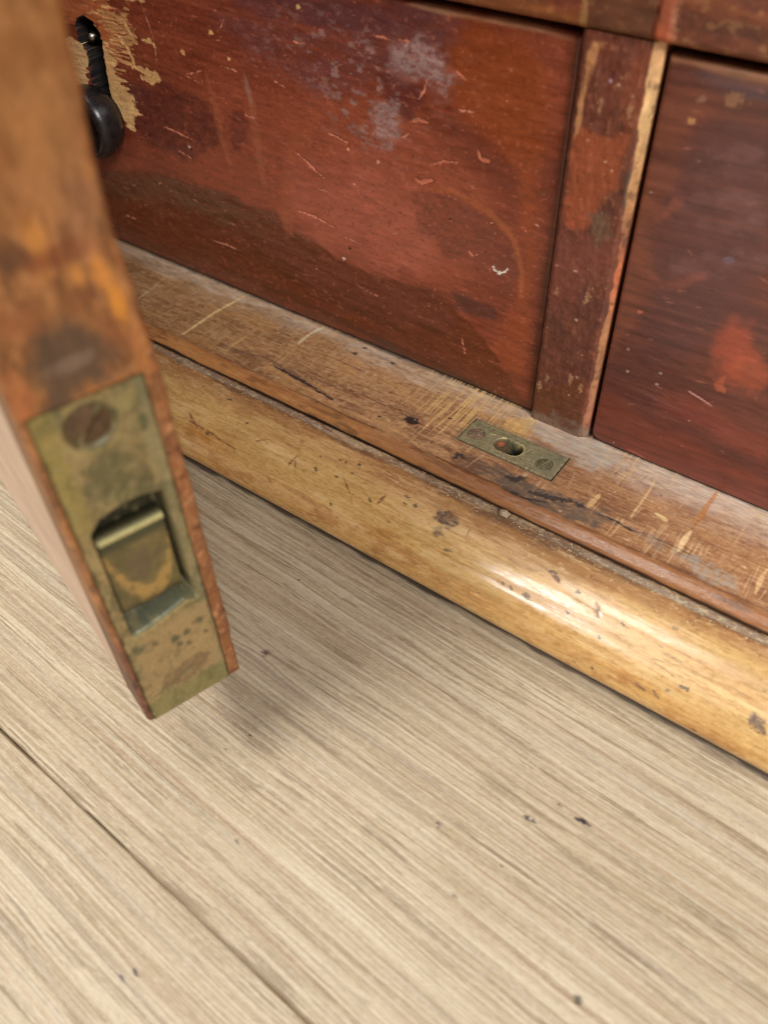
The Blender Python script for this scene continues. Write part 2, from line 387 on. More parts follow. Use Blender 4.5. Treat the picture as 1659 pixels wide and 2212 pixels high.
# dark lower zone with a sharp wandering edge
P.poly([(-492.8,33.3),(-429.0,51.6),(-399.3,58.2),(-375.7,61.0),(-350.7,61.1),(-329.5,62.3),(-315.7,58.5),(-303.9,60.9),(-297.9,59.9),(-292.5,53.2),(-274.9,51.0),(-254.0,46.2),(-233.5,45.6),(-218.6,48.0),(-199.5,49.5),(-187.6,43.6),(-168.6,32.5),(-153.4,14.7),(-139.1,-1.6),(-172.1,-20.2),(-350.1,-39.8),(-498.6,-25.3),(-556.7,-18.5)], (96, 47, 25), .86, 3.0, 1.6, (9, 4), .26, seed=6)
P.poly([(-453.2,35.8),(-400.9,53.3),(-367.5,56.2),(-331.5,52.1),(-345.6,43.3),(-390.8,42.6),(-436.0,32.7)], (92, 58, 34), .6, 6, 3, (20, 6), seed=7)
P.poly([(-321.8,40.7),(-249.2,40.3),(-192.3,44.2),(-184.6,28.5),(-224.0,18.0),(-278.1,20.6)], (108, 58, 46), .65, 9, 4, (22, 6), .3, seed=8, tex=.3)
P.poly([(-343.7,-8.1),(-224.3,-0.1),(-143.5,6.6),(-139.9,-4.6),(-224.5,-16.5),(-347.5,-26.8),(-470.1,-16.2)], (92, 46, 18), .7, 9, 4, (22, 6), .3, seed=9)
P.all(sstep(.15, .8, fbm(U, V + U * .05, 110, 5, 4, 131)) * sstep(60, 20, V) * .45, (66, 32, 18))
# maroon darker islands
P.poly([(-401.6,106.9),(-367.2,111.6),(-345.4,112.5),(-336.1,104.7),(-334.4,90.9),(-355.8,77.3),(-381.8,72.7),(-402.3,77.3),(-405.8,89.6)], (84, 42, 38), .72, 7, 3, (8, 6), .3, seed=10, tex=.3)
P.poly([(-327.0,108.2),(-313.8,110.6),(-313.2,99.9),(-323.2,87.8),(-330.6,95.0)], (86, 40, 38), .55, 4, 2, (6, 4), .3, seed=11, tex=.4)
P.poly([(-229.9,142.7),(-219.9,146.2),(-206.8,144.7),(-206.1,137.9),(-213.8,129.3),(-226.4,133.0)], (86, 42, 42), .7, 5, 2, (8, 5), .3, seed=12)
P.poly([(-211.6,96.1),(-187.2,102.3),(-174.6,97.8),(-163.9,90.5),(-155.6,81.9),(-151.7,72.4),(-158.5,66.6),(-172.4,68.4),(-195.6,71.2),(-209.3,83.2)], (114, 60, 46), .75, 6, 3.5, (8, 6), .42, seed=13, tex=.4)
P.poly([(-188.9,51.7),(-176.9,53.7),(-164.7,52.1),(-162.6,45.8),(-176.1,42.2),(-187.6,43.6)], (90, 50, 42), .85, 3, 2, (8, 4), .36, seed=14)
P.poly([(-330.9,154.4),(-241.6,167.9),(-193.3,169.7),(-196.5,157.8),(-230.2,145.5),(-266.8,128.4),(-304.9,133.2),(-323.1,143.9)], (108, 66, 66), .62, 14, 6, (20, 8), .3, seed=15, tex=.5)  # this and the next: violet reflection haze painted into the colour
P.poly([(-318.2,165.9),(-202.6,173.8),(-191.5,170.0),(-198.7,166.1),(-242.0,161.9),(-310.5,155.9)], (92, 56, 60), .7, 8, 4, (26, 6), .28, seed=16)
# grey sheen on the varnish, painted into its colour
for q, pts in enumerate([[(-225.0,145.2),(-221.4,157.6),(-210.0,161.9),(-196.9,156.3),(-193.9,149.3),(-198.0,144.6),(-205.5,146.2),(-213.8,146.7)], [(-233.4,129.9),(-222.1,133.9),(-219.7,128.1),(-221.5,119.4),(-227.3,115.3),(-232.6,115.1),(-234.5,122.8)]]):
    P.poly(pts, (152, 120, 118), .45, 9, 3.0, (6, 4), .42, seed=25 + q, tex=.3); P.poly(pts, (166, 142, 140), .6, 4, 3.4, (4, 2.6), .5, seed=20 + q, tex=.75)
bl = sstep(.15, .8, fbm(U, V, 5, 2.4, 4, 141))
c1, c2 = [(-251.5,148.0),(-237.5,124.2)]
reg = np.exp(-((U - c1[0]) / 44) ** 2 - ((V - c1[1]) / 16) ** 2) + np.exp(-((U - c2[0]) / 24) ** 2 - ((V - c2[1]) / 14) ** 2)
P.all(bl * reg * .75, (150, 122, 116), .55)
# orange rims and drips
P.line([(-204.0,100.4),(-190.3,102.6),(-173.3,98.9),(-158.8,89.7),(-152.8,75.0),(-152.5,60.8)], 3.2, (158, 88, 52), .7, 1.5, .5, seed=2)
P.line([(-337.4,125.8),(-334.7,110.4),(-333.6,94.4),(-329.8,75.1)], 4.2, (160, 92, 64), .62, 2.4, .6, seed=3)
P.line([(-310.4,128.7),(-308.1,116.0),(-308.3,97.0),(-307.4,70.1)], 5.0, (160, 94, 66), .62, 2.4, .6, seed=4)
P.line([(-310.8,129.0),(-309.3,120.5),(-308.1,116.0)], 3.2, (156, 122, 112), .5, 1.6, .5, seed=5)
P.line([(-271.0,111.4),(-284.5,102.6),(-289.4,89.5),(-293.5,71.7),(-294.2,58.3)], 6, (160, 88, 56), .4, 4, .8, seed=6)
P.poly([(-300.4,65.5),(-286.8,64.9),(-290.6,52.6),(-295.0,48.9),(-298.3,57.1)], (156, 84, 54), .7, 2, 1, (3, 3), seed=22)
# raw wood torn round the keyhole
P.poly([(-449.2,147.8),(-401.0,152.8),(-400.7,140.3),(-399.6,131.2),(-405.5,118.6),(-415.2,121.2),(-417.0,134.0),(-433.2,133.3),(-452.9,126.3)], (178, 102, 60), .9, 3, 4, (16, 1.6), .6, seed=31)
P.poly([(-451.2,122.5),(-436.0,122.3),(-429.0,117.1),(-436.9,100.0),(-449.2,96.7),(-466.8,96.7)], (236, 198, 142), .95, 1.0, 2.0, (7, 1.6), .7, -.4, seed=32)
P.poly([(-416.9,126.3),(-411.1,123.4),(-407.5,118.2),(-409.2,108.7),(-402.4,104.7),(-399.6,99.8),(-397.0,92.8),(-405.9,81.7),(-415.3,83.2),(-424.9,96.4),(-426.8,106.5)], (226, 184, 124), .95, 1.0, 3.6, (7, 1.8), .7, -.35, seed=33)
P.poly([(-410.5,142.4),(-389.0,143.9),(-386.2,131.5),(-390.1,127.1),(-404.3,126.5),(-410.5,133.1)], (216, 168, 108), .7, 1.2, 4.5, (9, 1.6), .7, -.2, seed=34, tex=.8)
for q, pts in enumerate([[(-394.8,117.4),(-385.9,116.7),(-374.3,115.3),(-380.6,112.6),(-388.9,112.9)], [(-392.7,140.0),(-391.1,136.3),(-387.8,132.0)], [(-381.2,132.4),(-374.7,132.7),(-371.0,129.7)], [(-398.4,99.7),(-403.8,87.9),(-407.6,82.7)], [(-399.6,131.2),(-392.8,124.7),(-390.8,117.3)], [(-373.2,151.2),(-377.6,151.6),(-389.5,150.5)]]):
    P.line(pts, 4.5 if q == 0 else 2.2, (222, 180, 120), .9, .8, .9, seed=40 + q, js=2, depth=.2)
P.line([(-376.0,149.7),(-373.3,140.6),(-371.8,131.7),(-373.8,120.9)], .8, (190, 130, 96), .8, .5, .3, seed=47)
fib = fbm(U, V, 10, .8, 3, 155); rw = np.clip((P.rgb[..., 1] / K1 - .25) * 4, 0, 1); P.all(rw * sstep(.1, .7, fib) * .5, (188, 132, 80), .7, -.2)
spl = fbm(U, V, 9, 1.1, 3, 151); kx, kz = [(-408.4,123.9)][0]
nr = np.exp(-((U - kx - 2) / 17) ** 2 - ((V - kz) / 26) ** 2)
P.all(sstep(.62, .8, spl * .8 + nr * .75 - .15) * sstep(.12, .4, nr) * .8, (214, 166, 108), .6)
# scratches and gouges: salmon under the varnish
for q, (pts, w_, dp) in enumerate([([(-282.5,98.2),(-274.2,93.7),(-264.9,88.9)], 1.9, .35), ([(-287.1,66.6),(-273.3,66.6),(-260.5,64.5)], 1.9, .35), ([(-260.8,112.4),(-249.2,110.5)], 1.6, .3), ([(-378.8,88.9),(-368.0,88.2),(-356.3,86.8)], 1.6, .25), ([(-233.5,159.1),(-228.8,159.3),(-223.3,158.9)], 1.4, .2),
        ([(-219.7,159.7),(-212.3,159.9)], 1.2, .15), ([(-278.4,148.8),(-270.9,149.4)], 1.2, .15), ([(-203.2,111.5),(-197.4,114.4),(-188.5,116.2)], 2.4, .3), ([(-179.3,124.2),(-177.7,120.6),(-172.8,120.5)], 3.0, .3), ([(-182.2,76.6),(-179.1,74.8),(-174.5,76.9)], 1.2, .2),
        ([(-218.9,119.7),(-214.7,122.4),(-214.2,122.8)], 1.6, .2), ([(-214.2,127.9),(-209.3,129.7),(-203.9,129.5)], 3.0, .3), ([(-211.2,103.3),(-207.7,102.4),(-200.9,105.2)], 3.6, .3), ([(-191.6,152.8),(-188.8,151.5),(-185.7,150.0)], 2.0, .2), ([(-190.4,138.0),(-182.4,138.7)], 1.2, .15), ([(-173.5,91.2),(-171.2,93.2),(-168.5,94.4)], .9, .1),
        ([(-326.2,130.2),(-314.8,129.6)], 1.1, .1), ([(-353.1,120.5),(-341.9,118.6)], 1.1, .1), ([(-340.3,125.2),(-351.3,121.3)], .9, .1), ([(-314.6,109.3),(-307.3,109.0)], 1.3, .1), ([(-432.7,21.8),(-422.5,21.8)], 1.1, .1), ([(-355.4,28.0),(-344.0,29.0),(-332.6,28.5)], 1.5, .15), ([(-258.7,-1.2),(-257.0,-4.9)], .9, .1), ([(-270.3,82.6),(-263.5,82.4)], .9, .1),
        ([(-182.3,29.4),(-181.6,24.9),(-179.3,17.3)], .8, .1), ([(-249.5,35.5),(-239.1,33.2),(-230.9,33.5)], .8, .1), ([(-255.6,61.0),(-243.5,60.3)], .7, .1), ([(-291.6,129.6),(-285.0,127.9)], 1.0, .1), ([(-370.9,78.0),(-360.4,75.7)], 1.3, .15), ([(-340.3,44.8),(-333.2,44.0)], .9, .1), ([(-204.9,148.0),(-206.6,142.2),(-210.2,137.5)], 1.4, .1)]):
    P.line(pts, w_ * .8 if w_ < 2 else w_ * .62, (208, 130, 104) if w_ < 2 else (190, 110, 84), .92, .45, .45, dp, .5, seed=50 + q, js=1.3, dark=(70, 32, 20))
R = random.Random(5)
for q in range(55):
    cx, cz = R.uniform(-440, -142), R.uniform(30, 172) if R.random() < .85 else R.uniform(3, 172)
    if R.random() < .5: cx = R.uniform(-440, -300)
    l = R.uniform(1, 7) * R.random() ** .6; a = math.radians(R.gauss(-6, 24))
    P.line([(cx, cz), (cx + l * math.cos(a), cz + l * math.sin(a))], R.uniform(.3, .65), R.choice([(196, 118, 90), (186, 106, 80), (208, 150, 120)]), R.uniform(.25, .8), .4, .25, .08, seed=q % 30)
P.specks(260, (-440, -142, 10, 172), (.25, .8), [(196, 122, 94), (206, 140, 110), (76, 36, 26), (84, 42, 30), (72, 34, 26)], 6, .75, -.12)
pit = fbm(U, V, 2.2, 1.4, 3, 145); P.all(sstep(.55, .95, pit) * .35, (80, 38, 28)); P.all(sstep(.6, 1, -pit) * .35, (186, 110, 84))
P.h += (.02 + .05 * sstep(60, 90, V)) * pit
P.specks(70, (-250, -150, 30, 110), (.3, .9), [(78, 38, 28), (190, 116, 92)], 7, .8, -.12)
for p, r_, c, hh in zip([(-256.0,48.5),(-251.9,55.7),(-192.1,89.2),(-360.5,82.2),(-359.7,80.7),(-364.2,82.2),(-329.2,144.3),(-351.5,131.6),(-319.5,134.5),(-232.0,105.8),(-249.4,107.3),(-246.6,91.3),(-272.4,163.7),(-167.5,72.9),(-248.2,57.1)],
        [1.2, 1.1, .8, 1.2, .8, .8, 1.6, 1.8, 1.2, 1.1, .9, .7, 1.4, .7, .5], [(226, 216, 204), (44, 26, 22), (50, 28, 22), (190, 170, 156), (40, 28, 26), (60, 40, 36), (222, 172, 112), (214, 160, 104), (220, 176, 120), (222, 150, 116), (224, 150, 116), (220, 150, 120), (222, 190, 130), (226, 206, 190), (120, 50, 36)], [.1] * 15):
    P.blob(p, r_, r_ * .8, c, .95, soft=.4, jag=.35, js=.8, seed=int(r_ * 10), h=-hh)
P.line([(-168.3,72.8),(-166.9,71.5),(-164.8,70.4),(-162.0,71.9),(-160.1,74.5)], 1.3, (232, 226, 216), .95, .4, .5, 0, .3, seed=9, js=1)
P.blob([(-165.0,73.3)][0], 3.2, 2.4, (120, 66, 52), .5, jag=.4, seed=4)
# grime at the foot
P.poly([(-243.1,2.3),(-228.1,7.2),(-213.7,3.0),(-195.8,2.7),(-178.4,2.5),(-149.8,1.2),(-175.3,-8.1),(-224.4,-8.2),(-243.4,-4.0)], (74, 54, 40), .75, 2.5, 2, (7, 2.5), .7, seed=61, tex=.7)
e = round_edge(P, X0, X1, Z0 - .9, Z1, 2.0)
P.all((1 - sstep(.4, 1.8, V - Z0 + .5 * fbm(U, V, 6, 2, 3, 171))) * .8, (36, 22, 14), .8)  # darker line along the bottom edge
P.all(sstep(Z1 - 3.2, Z1 - 1.2, V + .8 * fbm(U, V, 14, 2, 3, 172)) * .55 * sstep(-.3, .4, fbm(U, V, 40, 9, 2, 173)), (196, 150, 112), .5)
P.h += .10 * fbm(U, V, 12, 5, 3, 181) + .35 * fbm(U, V, 80, 60, 2, 182)
P.all(sstep(-144.5, -139.5, U + 1.2 * fbm(U, V, 4, 14, 3, 175)) * .55, (74, 36, 20))  # soft shadow of the stile, painted as a darker drawer edge
# keyhole: a round-headed slot sunk into the front, its inner darkness painted near black
kh = [(-423.7,130.6),(-423.7,126.7),(-425.4,115.0),(-427.5,103.3)]
def capsule(a, b, r):
    return P._seg(U, V, a, b)[0] - r
khd = np.minimum(np.hypot(U + 424.4, V - 126.0) - 9.4, capsule((-422.5, 122), (-426.0, 97), 6.4)) + 1.1 * fbm(U, V, 5, 2.4, 4, 191)
hole = 1 - sstep(-.45, .15, khd)
P.h -= hole * 16.8; P.all(1 - sstep(.35, 1.1, khd), (5, 3, 2), 1.0)

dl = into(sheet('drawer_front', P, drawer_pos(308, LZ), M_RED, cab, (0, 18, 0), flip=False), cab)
dl['label'] = 'left drawer front, red-brown with torn bare wood round its keyhole and pale scratches'
# lock pin in the keyhole and the knob below it
def axisY(x, y, z): return Matrix.Translation((x * MM, y * MM, z * MM)) @ Matrix.Rotation(math.radians(90), 4, 'X')
lp = lathe('lock_pin', [(3.0, -9), (3.2, 0), (3.0, 2.6), (2.2, 4.6), (1.0, 5.8), (0, 6.0)], M_STEEL, None, axisY(-426.6, 314.5, LZ + 125.2), 32)
lp.parent = dl
kn = lathe('knob', [(0, -2), (14, -2), (14.5, 1), (18.6, 3), (20.0, 6), (20.6, 9.5), (20.7, 13), (20.1, 16.2), (18.8, 18.8), (17.2, 20.0), (15.8, 20.1), (15.1, 19.6), (14.6, 18.2), (12, 17.0), (6, 16.2), (3, 16.4), (0, 16.6)], M_KNOB, None, axisY(-426.0, 307, LZ + 84.8) @ Matrix.Scale(.95, 4), 96)
kn.parent = dl
kn['label'] = 'round black turned knob below the keyhole'

# ---- right drawer front --------------------------------------------------
X0, X1, Z0, Z1 = -105.9, 467.0, .5, 174.4
P = Paint(axis(X0, X1, X0, 6, .45, 20), axis(Z0, Z1, Z0, Z1, .45, 1), (104, 56, 46), .32, 1.0)
U, V = P.U, P.V
b_ = fbm(U, V, 55, 30, 4, 201); g = fbm(U, V - U * .12, 60, 7, 4, 211)
P.all(sstep(.0, .9, b_) * .4, (122, 66, 50)); P.all(sstep(0, .9, -b_) * .5, (82, 46, 48)); P.all(sstep(.1, .9, g) * .35, (74, 40, 38))
P.poly([(-106.7,172.5),(-92.1,175.2),(-80.2,171.3),(-68.9,168.5),(-77.8,197.0),(-111.3,192.2)], (132, 76, 52), .6, 8, 4, (12, 8), seed=2)
P.poly([(-96.4,170.7),(-72.0,172.8),(-68.5,167.4),(-76.3,167.0),(-92.9,168.2)], (88, 70, 76), .75, 5, 3, (12, 4), .3, seed=3)
P.poly([(-105.3,166.4),(-81.4,166.0),(-94.0,150.0),(-94.3,126.3),(-99.8,115.2),(-93.2,93.2),(-102.3,50.4),(-109.5,24.7),(-109.5,47.5),(-107.6,112.9)], (134, 74, 52), .62, 7, 3, (10, 10), .4, seed=4)
P.poly([(-111.3,35.5),(-89.4,24.6),(-51.2,22.3),(-22.6,20.9),(-14.7,-4.4),(-107.1,-1.5)], (128, 58, 38), .6, 12, 4, (20, 6), .36, seed=5)
P.poly([(-77.4,39.4),(-66.4,46.6),(-30.8,39.6),(-25.9,23.9),(-57.1,30.9),(-79.9,33.7)], (146, 66, 50), .4, 8, 4, (20, 5), .34, seed=6)
P.poly([(-98.4,143.3),(-86.2,153.1),(-65.5,157.8),(-52.6,116.7),(-64.7,85.2),(-72.3,62.9),(-88.5,56.1),(-94.9,85.3)], (92, 54, 56), .6, 16, 6, (20, 14), .3, seed=7)
for q, (pts, w_, a_) in enumerate([([(-88.9,141.3),(-77.5,147.6),(-65.3,151.2)], 7, .4), ([(-90.3,135.0),(-75.9,141.7),(-62.5,143.7)], 5, .28), ([(-89.2,124.6),(-72.2,133.9),(-59.6,134.4)], 6, .3), ([(-80.6,120.8),(-69.0,122.6),(-58.1,129.6)], 5, .3), ([(-77.0,107.2),(-66.6,108.9),(-53.5,112.9)], 6, .42), ([(-88.1,99.9),(-75.8,102.6),(-66.9,102.1)], 5, .4), ([(-81.2,134.5),(-65.7,131.2),(-55.7,122.0)], 8, .25)]):
    P.line(pts, w_ * .7, (148, 104, 100), a_ * .6, 5, 2.6, 0, .3, seed=q + 3, js=5)  # hazy violet sheen painted on as soft streaks
gg = fbm(U, V - U * .05, 120, 2.6, 3, 215); P.all(sstep(.1, .8, gg) * .35, (66, 36, 32)); P.all(sstep(.2, .9, -gg) * .25, (136, 78, 60))
P.line([(-97.1,95.5),(-89.3,90.9),(-83.0,92.7),(-73.9,101.5)], 4, (150, 84, 66), .4, 3, .8, seed=12, js=5)
P.poly([(-95.1,123.0),(-92.8,127.7),(-88.6,128.2),(-92.7,119.5),(-99.8,115.2),(-98.8,117.9)], (146, 80, 62), .6, 3, 1.2, (4, 4), seed=13)
P.blob([(-53.8,72.8)][0], 10.5, 15, (160, 74, 52), .9, 0, .75, .34, seed=7, js=7)
P.blob([(-45.8,64.1)][0], 9, 9, (172, 84, 56), .6, 0, .6, .35, seed=9, js=5)
P.poly([(-58.3,56.5),(-54.6,60.2),(-53.3,52.5),(-55.5,52.6)], (176, 92, 62), .8, 1.5, 1, (3, 3), seed=15)
for q, (p, r_, c) in enumerate(zip([(-93.2,155.4),(-80.9,165.1),(-95.8,76.2),(-97.1,56.4),(-95.2,45.2),(-80.8,50.3),(-81.3,44.2),(-101.9,126.8),(-63.2,32.1),(-93.9,3.5),(-66.8,109.7),(-91.5,162.7)], [1.5, 3.4, 1.2, 1.0, .9, .8, .9, .6, .6, .5, 2.2, 1.6],
        [(196, 146, 92), (158, 112, 78), (190, 106, 86), (170, 130, 120), (176, 140, 130), (164, 140, 140), (176, 156, 156), (190, 150, 130), (190, 170, 150), (214, 200, 190), (112, 88, 104), (150, 110, 90)])):
    P.blob(p, r_, r_ * .8, c, .8, jag=.4, js=1, seed=q + 2)
P.line([(-67.2,46.7),(-60.8,45.2),(-55.8,43.6)], 1.0, (206, 146, 138), .9, .4, .1, .1, seed=2)
P.line([(-87.9,3.2),(-80.9,2.8),(-73.9,0.3)], .8, (170, 100, 80), .7, .4, .3, seed=3)
P.line([(-84.4,37.3),(-72.9,35.9),(-61.8,35.5)], 1.4, (136, 84, 76), .45, 1, .3, seed=5)
P.poly([(-107.9,183.4),(-99.9,184.4),(-88.2,180.7),(-89.2,179.6),(-99.1,181.2)], (176, 140, 100), .6, 1.5, 1.5, (5, 2), seed=16)
P.specks(90, (-100, 5, 5, 170), (.25, .8), [(190, 120, 96), (150, 96, 84), (66, 36, 32)], 16, .7, -.06)
R = random.Random(15)
for q in range(60):
    cx, cz = R.uniform(-100, 4), R.uniform(3, 172); l = R.uniform(1, 6); a = math.radians(R.gauss(-4, 16))
    P.line([(cx, cz), (cx + l * math.cos(a), cz + l * math.sin(a))], R.uniform(.3, .7), R.choice([(160, 100, 84), (180, 110, 90)]), R.uniform(.2, .6), .4, .2, .04, seed=q % 30)
d_ = np.hypot(np.clip(4.5 - (U - X0), 0, 4.5), np.clip(4.5 - (V - Z0), 0, 4.5)); ecorner = 4.5 - d_
e = np.minimum(np.minimum(ecorner, X1 - U), Z1 - V); d = np.clip(1.7 - e, 0, 1.7); P.h -= 1.7 - np.sqrt(np.clip(1.7 ** 2 - d * d, 0, None)) + np.clip(-e, 0, 3) * 1.5
P.all(sstep(Z1 - 3.2, Z1 - 1.2, V + .8 * fbm(U, V, 14, 2, 3, 172)) * .5, (180, 130, 92), .5)
P.h += .08 * fbm(U, V, 12, 5, 3, 281) + .3 * fbm(U, V, 70, 50, 2, 282)
dr = into(sheet('drawer_front', P, drawer_pos(306.6, LZ), M_RED, cab, (0, 18, 0)), cab)
dr['label'] = 'right drawer front, dark maroon with a bright orange worn spot'

# ---- stile between the drawers ------------------------------------------
# u unrolls: front face, then the worn chamfer on its right, then the side face
P = Paint(axis(-137.2, -100.5, -137.2, -100.5, .35, 1), axis(.0, 178.2, 0, 178.2, .45, 1), (106, 54, 38), .46, K1)
U, V = P.U, P.V
gg = 0
mo = fbm(U, V, 5, 9, 5, 301); m2 = fbm(U, V, 14, 26, 3, 311); m3 = fbm(U, V, 1.8, 2.6, 3, 321)
P.all(sstep(0, .9, m2) * .5, (136, 72, 46)); P.all(sstep(0, .9, -m2) * .5, (84, 48, 40)); P.all(sstep(.1, .9, mo) * .4, (74, 44, 36)); P.all(sstep(.35, .9, m3) * .35, (158, 104, 76)); P.all(sstep(.35, .9, -m3) * .4, (60, 34, 26))
P.poly([(-134.6,143.6),(-112.8,147.1),(-115.1,127.0),(-122.3,110.4),(-129.0,103.2),(-135.0,106.7)], (150, 76, 44), .75, 3, 2, (5, 6), seed=2)
P.poly([(-134.5,106.8),(-127.4,109.7),(-126.0,111.8),(-128.6,108.5),(-130.4,103.7),(-131.9,104.1)], (170, 84, 56), .8, 1.5, 1, (3, 3), seed=3)
P.poly([(-136.6,99.1),(-113.2,108.0),(-111.4,89.1),(-133.9,65.6)], (118, 62, 50), .6, 4, 3, (5, 6), seed=4)
P.poly([(-137.6,64.2),(-113.5,80.8),(-109.5,36.6),(-134.1,21.0)], (84, 46, 38), .65, 5, 3, (5, 6), seed=5, tex=.4)
P.poly([(-137.8,19.3),(-113.2,35.0),(-110.0,2.6),(-136.7,-2.9)], (92, 52, 26), .6, 5, 3, (5, 6), seed=6)
P.poly([(-124.5,113.1),(-116.1,114.7),(-112.1,106.6),(-118.9,101.0)], (106, 84, 66), .7, 3, 1.6, (4, 4), seed=7, tex=.4)
P.poly([(-112.9,132.3),(-108.7,134.9),(-107.4,121.2),(-110.6,118.7)], (72, 58, 46), .8, 2, 1.5, (4, 4), seed=8)
P.poly([(-134.0,175.2),(-129.6,174.7),(-131.7,165.2),(-133.2,155.4),(-133.0,144.0),(-134.9,140.5),(-135.4,150.7),(-134.8,163.3)], (186, 132, 86), .75, 1.5, 1, (2, 6), seed=9)
P.blob([(-124.3,163.3)][0], 1.0, .8, (170, 140, 150), .9, jag=.3, seed=3); P.blob([(-123.6,165.4)][0], .8, 1.6, (70, 24, 20), .9, jag=.3, seed=4)
for q, p in enumerate([(-115.3,154.3),(-126.6,154.0),(-118.4,77.2),(-119.9,32.0),(-135.0,20.6),(-114.3,28.7),(-118.9,75.0),(-133.1,73.9),(-131.7,26.9)]):
    P.blob(p, 1.2, 2.6, (178, 136, 100), .6, jag=.6, js=1.2, seed=q + 5, tex=.6)
P.specks(120, (-136, -112, 2, 176), (.25, .9), [(176, 128, 100), (60, 32, 24), (196, 160, 130)], 26, .7, .12)
ch = np.interp(V, [0, 40, 90, 140, 178], [-109.8, -109.6, -109.2, -110.4, -111.0]) + .9 * fbm(U * .3, V, 9, 9, 4, 331)          # where the chamfer begins
cm = sstep(-.35, .35, U - ch)
zc = np.clip(V / 178, 0, 1)
c_ = np.stack([np.interp(zc, [0, .06, .2, .36, .5, .62, .75, .88, 1], t) for t in ([150, 166, 160, 160, 192, 146, 184, 208, 198], [110, 108, 112, 110, 106, 96, 138, 170, 150], [82, 82, 78, 76, 70, 64, 92, 118, 104])], -1)
c_ = srgb(c_) * K1
P.rgb += (c_ * (1 + .25 * fbm(U, V, 2, 8, 4, 341))[..., None] - P.rgb) * (cm * (1 - sstep(-107.2, -106.2, U)) * .95)[..., None]
P.all(cm * sstep(.25, .7, fbm(U, V, 1.8, 4, 3, 351)) * .6, (86, 54, 38), .7)
P.all((1 - sstep(3, 9, V + 4 * fbm(U, V, 5, 4, 3, 361))) * .6, (120, 104, 88), .8)
P.all((1 - sstep(-136.4, -135.2, U)) * .4, (70, 40, 26))
P.h += .16 * mo + .12 * m3 - .5 * (1 - sstep(-137.2, -135.8, U))
def stile_pos(U, V, h):
    # chamfer falls back 2.6 mm over its 4 mm width, then the side face runs into the cabinet
    ux = np.minimum(U, -107.4); x = ux.copy()
    back = np.clip(U + 111.2, 0, 3.8) * .62
    side = np.clip(U + 107.4, 0, None)  # runs back into the carcass
    lean = .0
    return x + lean, 304.0 - h * (U < -107.4) + back + side * 1.6, V + LZ
st = into(sheet('stile', P, stile_pos, M_RED, cab, (0, 12, 0)), cab)

# ---- rail over the drawers ---------------------------------------------
P = Paint(axis(-712, 468, -300, 30, .5, 20), axis(0, 40, 0, 40, .4, 1), (118, 62, 42), .42, .95)
U, V = P.U, P.V   # v: 0..5 rolls round the lower edge, then up the face
mo = fbm(U, V, 16, 5, 5, 401); m2 = fbm(U, V, 40, 12, 3, 411); m3 = fbm(U, V, 3, 2, 3, 421)
P.all(sstep(0, .8, mo) * .6, (150, 86, 52)); P.all(sstep(.1, .7, -mo) * .7, (84, 46, 34)); P.all(sstep(.15, .8, m2) * .5, (146, 72, 50)); P.all(sstep(.3, .8, m3) * .45, (178, 126, 80)); P.all(sstep(.3, .8, -m3) * .4, (70, 38, 28))
P.all(sstep(9, 4, V + 1.5 * fbm(U, V, 18, 4, 3, 431)) * sstep(-.3, .6, m2) * .5, (164, 104, 50))
P.all(sstep(-138, -137, U) * (1 - sstep(-113, -112, U)) * .55, (98, 62, 38), .5)
P.all((1 - sstep(.7, 1.5, np.abs(U + 137.2 + .8 * fbm(U, V, 3, 6, 3, 7)))) * .6, (186, 140, 84))
bul = 1 - sstep(1.6, 4.0, np.abs(U + 108.0) + .8 * fbm(U, V, 3, 6, 3, 441)); bul = bul * sstep(.5, 4, V)
P.all(bul * .85, (172, 92, 64), .4, 1.3)
P.all(bul * (1 - sstep(5, 9, V)) * .6, (190, 96, 58))
for q, p in enumerate([(-79.3,193.2),(-89.5,187.6),(-86.2,189.3),(-96.7,189.9),(-149.7,184.5),(-143.7,185.2)]): P.blob(p, 2.5, 1.6, (190, 150, 104), .75, jag=.5, js=2, seed=q + 3)
P.h += .15 * mo
def rail_pos(U, V, h):
    r = 3.2; a = np.clip(V / 5.0, 0, 1) * math.pi / 2
    z = np.where(V < 5, r - r * np.sin(a) * 1.0, 0)
    zz = np.where(V < 5, r * (1 - np.cos(a)), r + (V - 5))
    yy = np.where(V < 5, r * (1 - np.sin(a)), 0)
    return U, 302.6 + yy - h, zz + LZ + 178.3
into(sheet('rail', P, rail_pos, M_RED, cab, (0, 26, 0)), cab)

# ---- ledge (bottom board) with its rounded nose -------------------------
def crom(P_, n=16):
    P_ = np.asarray(P_, float); P_ = np.vstack([2 * P_[0] - P_[1], P_, 2 * P_[-1] - P_[-2]]); o = []
    for i in range(1, len(P_) - 2):
        for k in range(n):
            t = k / n; o.append(.5 * ((2 * P_[i]) + (-P_[i - 1] + P_[i + 1]) * t + (2 * P_[i - 1] - 5 * P_[i] + 4 * P_[i + 1] - P_[i + 2]) * t * t + (-P_[i - 1] + 3 * P_[i] - 3 * P_[i + 1] + P_[i + 2]) * t ** 3))
    o.append(P_[-2]); return np.array(o)
def profile_pos(prof):
    pf = crom(prof); s = np.r_[0, np.cumsum(np.hypot(*np.diff(pf, axis=0).T))]
    tx = np.gradient(pf[:, 0], s); tz = np.gradient(pf[:, 1], s)
    def f(U, V, h):
        y = np.interp(V, s, pf[:, 0]); z = np.interp(V, s, pf[:, 1])
        # normal = tangent turned outwards
        a = np.interp(V, s, tx); b = np.interp(V, s, tz); n = np.hypot(a, b)
        return U, y + h * (b / n), z - h * (a / n) + LZ
    return f, s[-1]
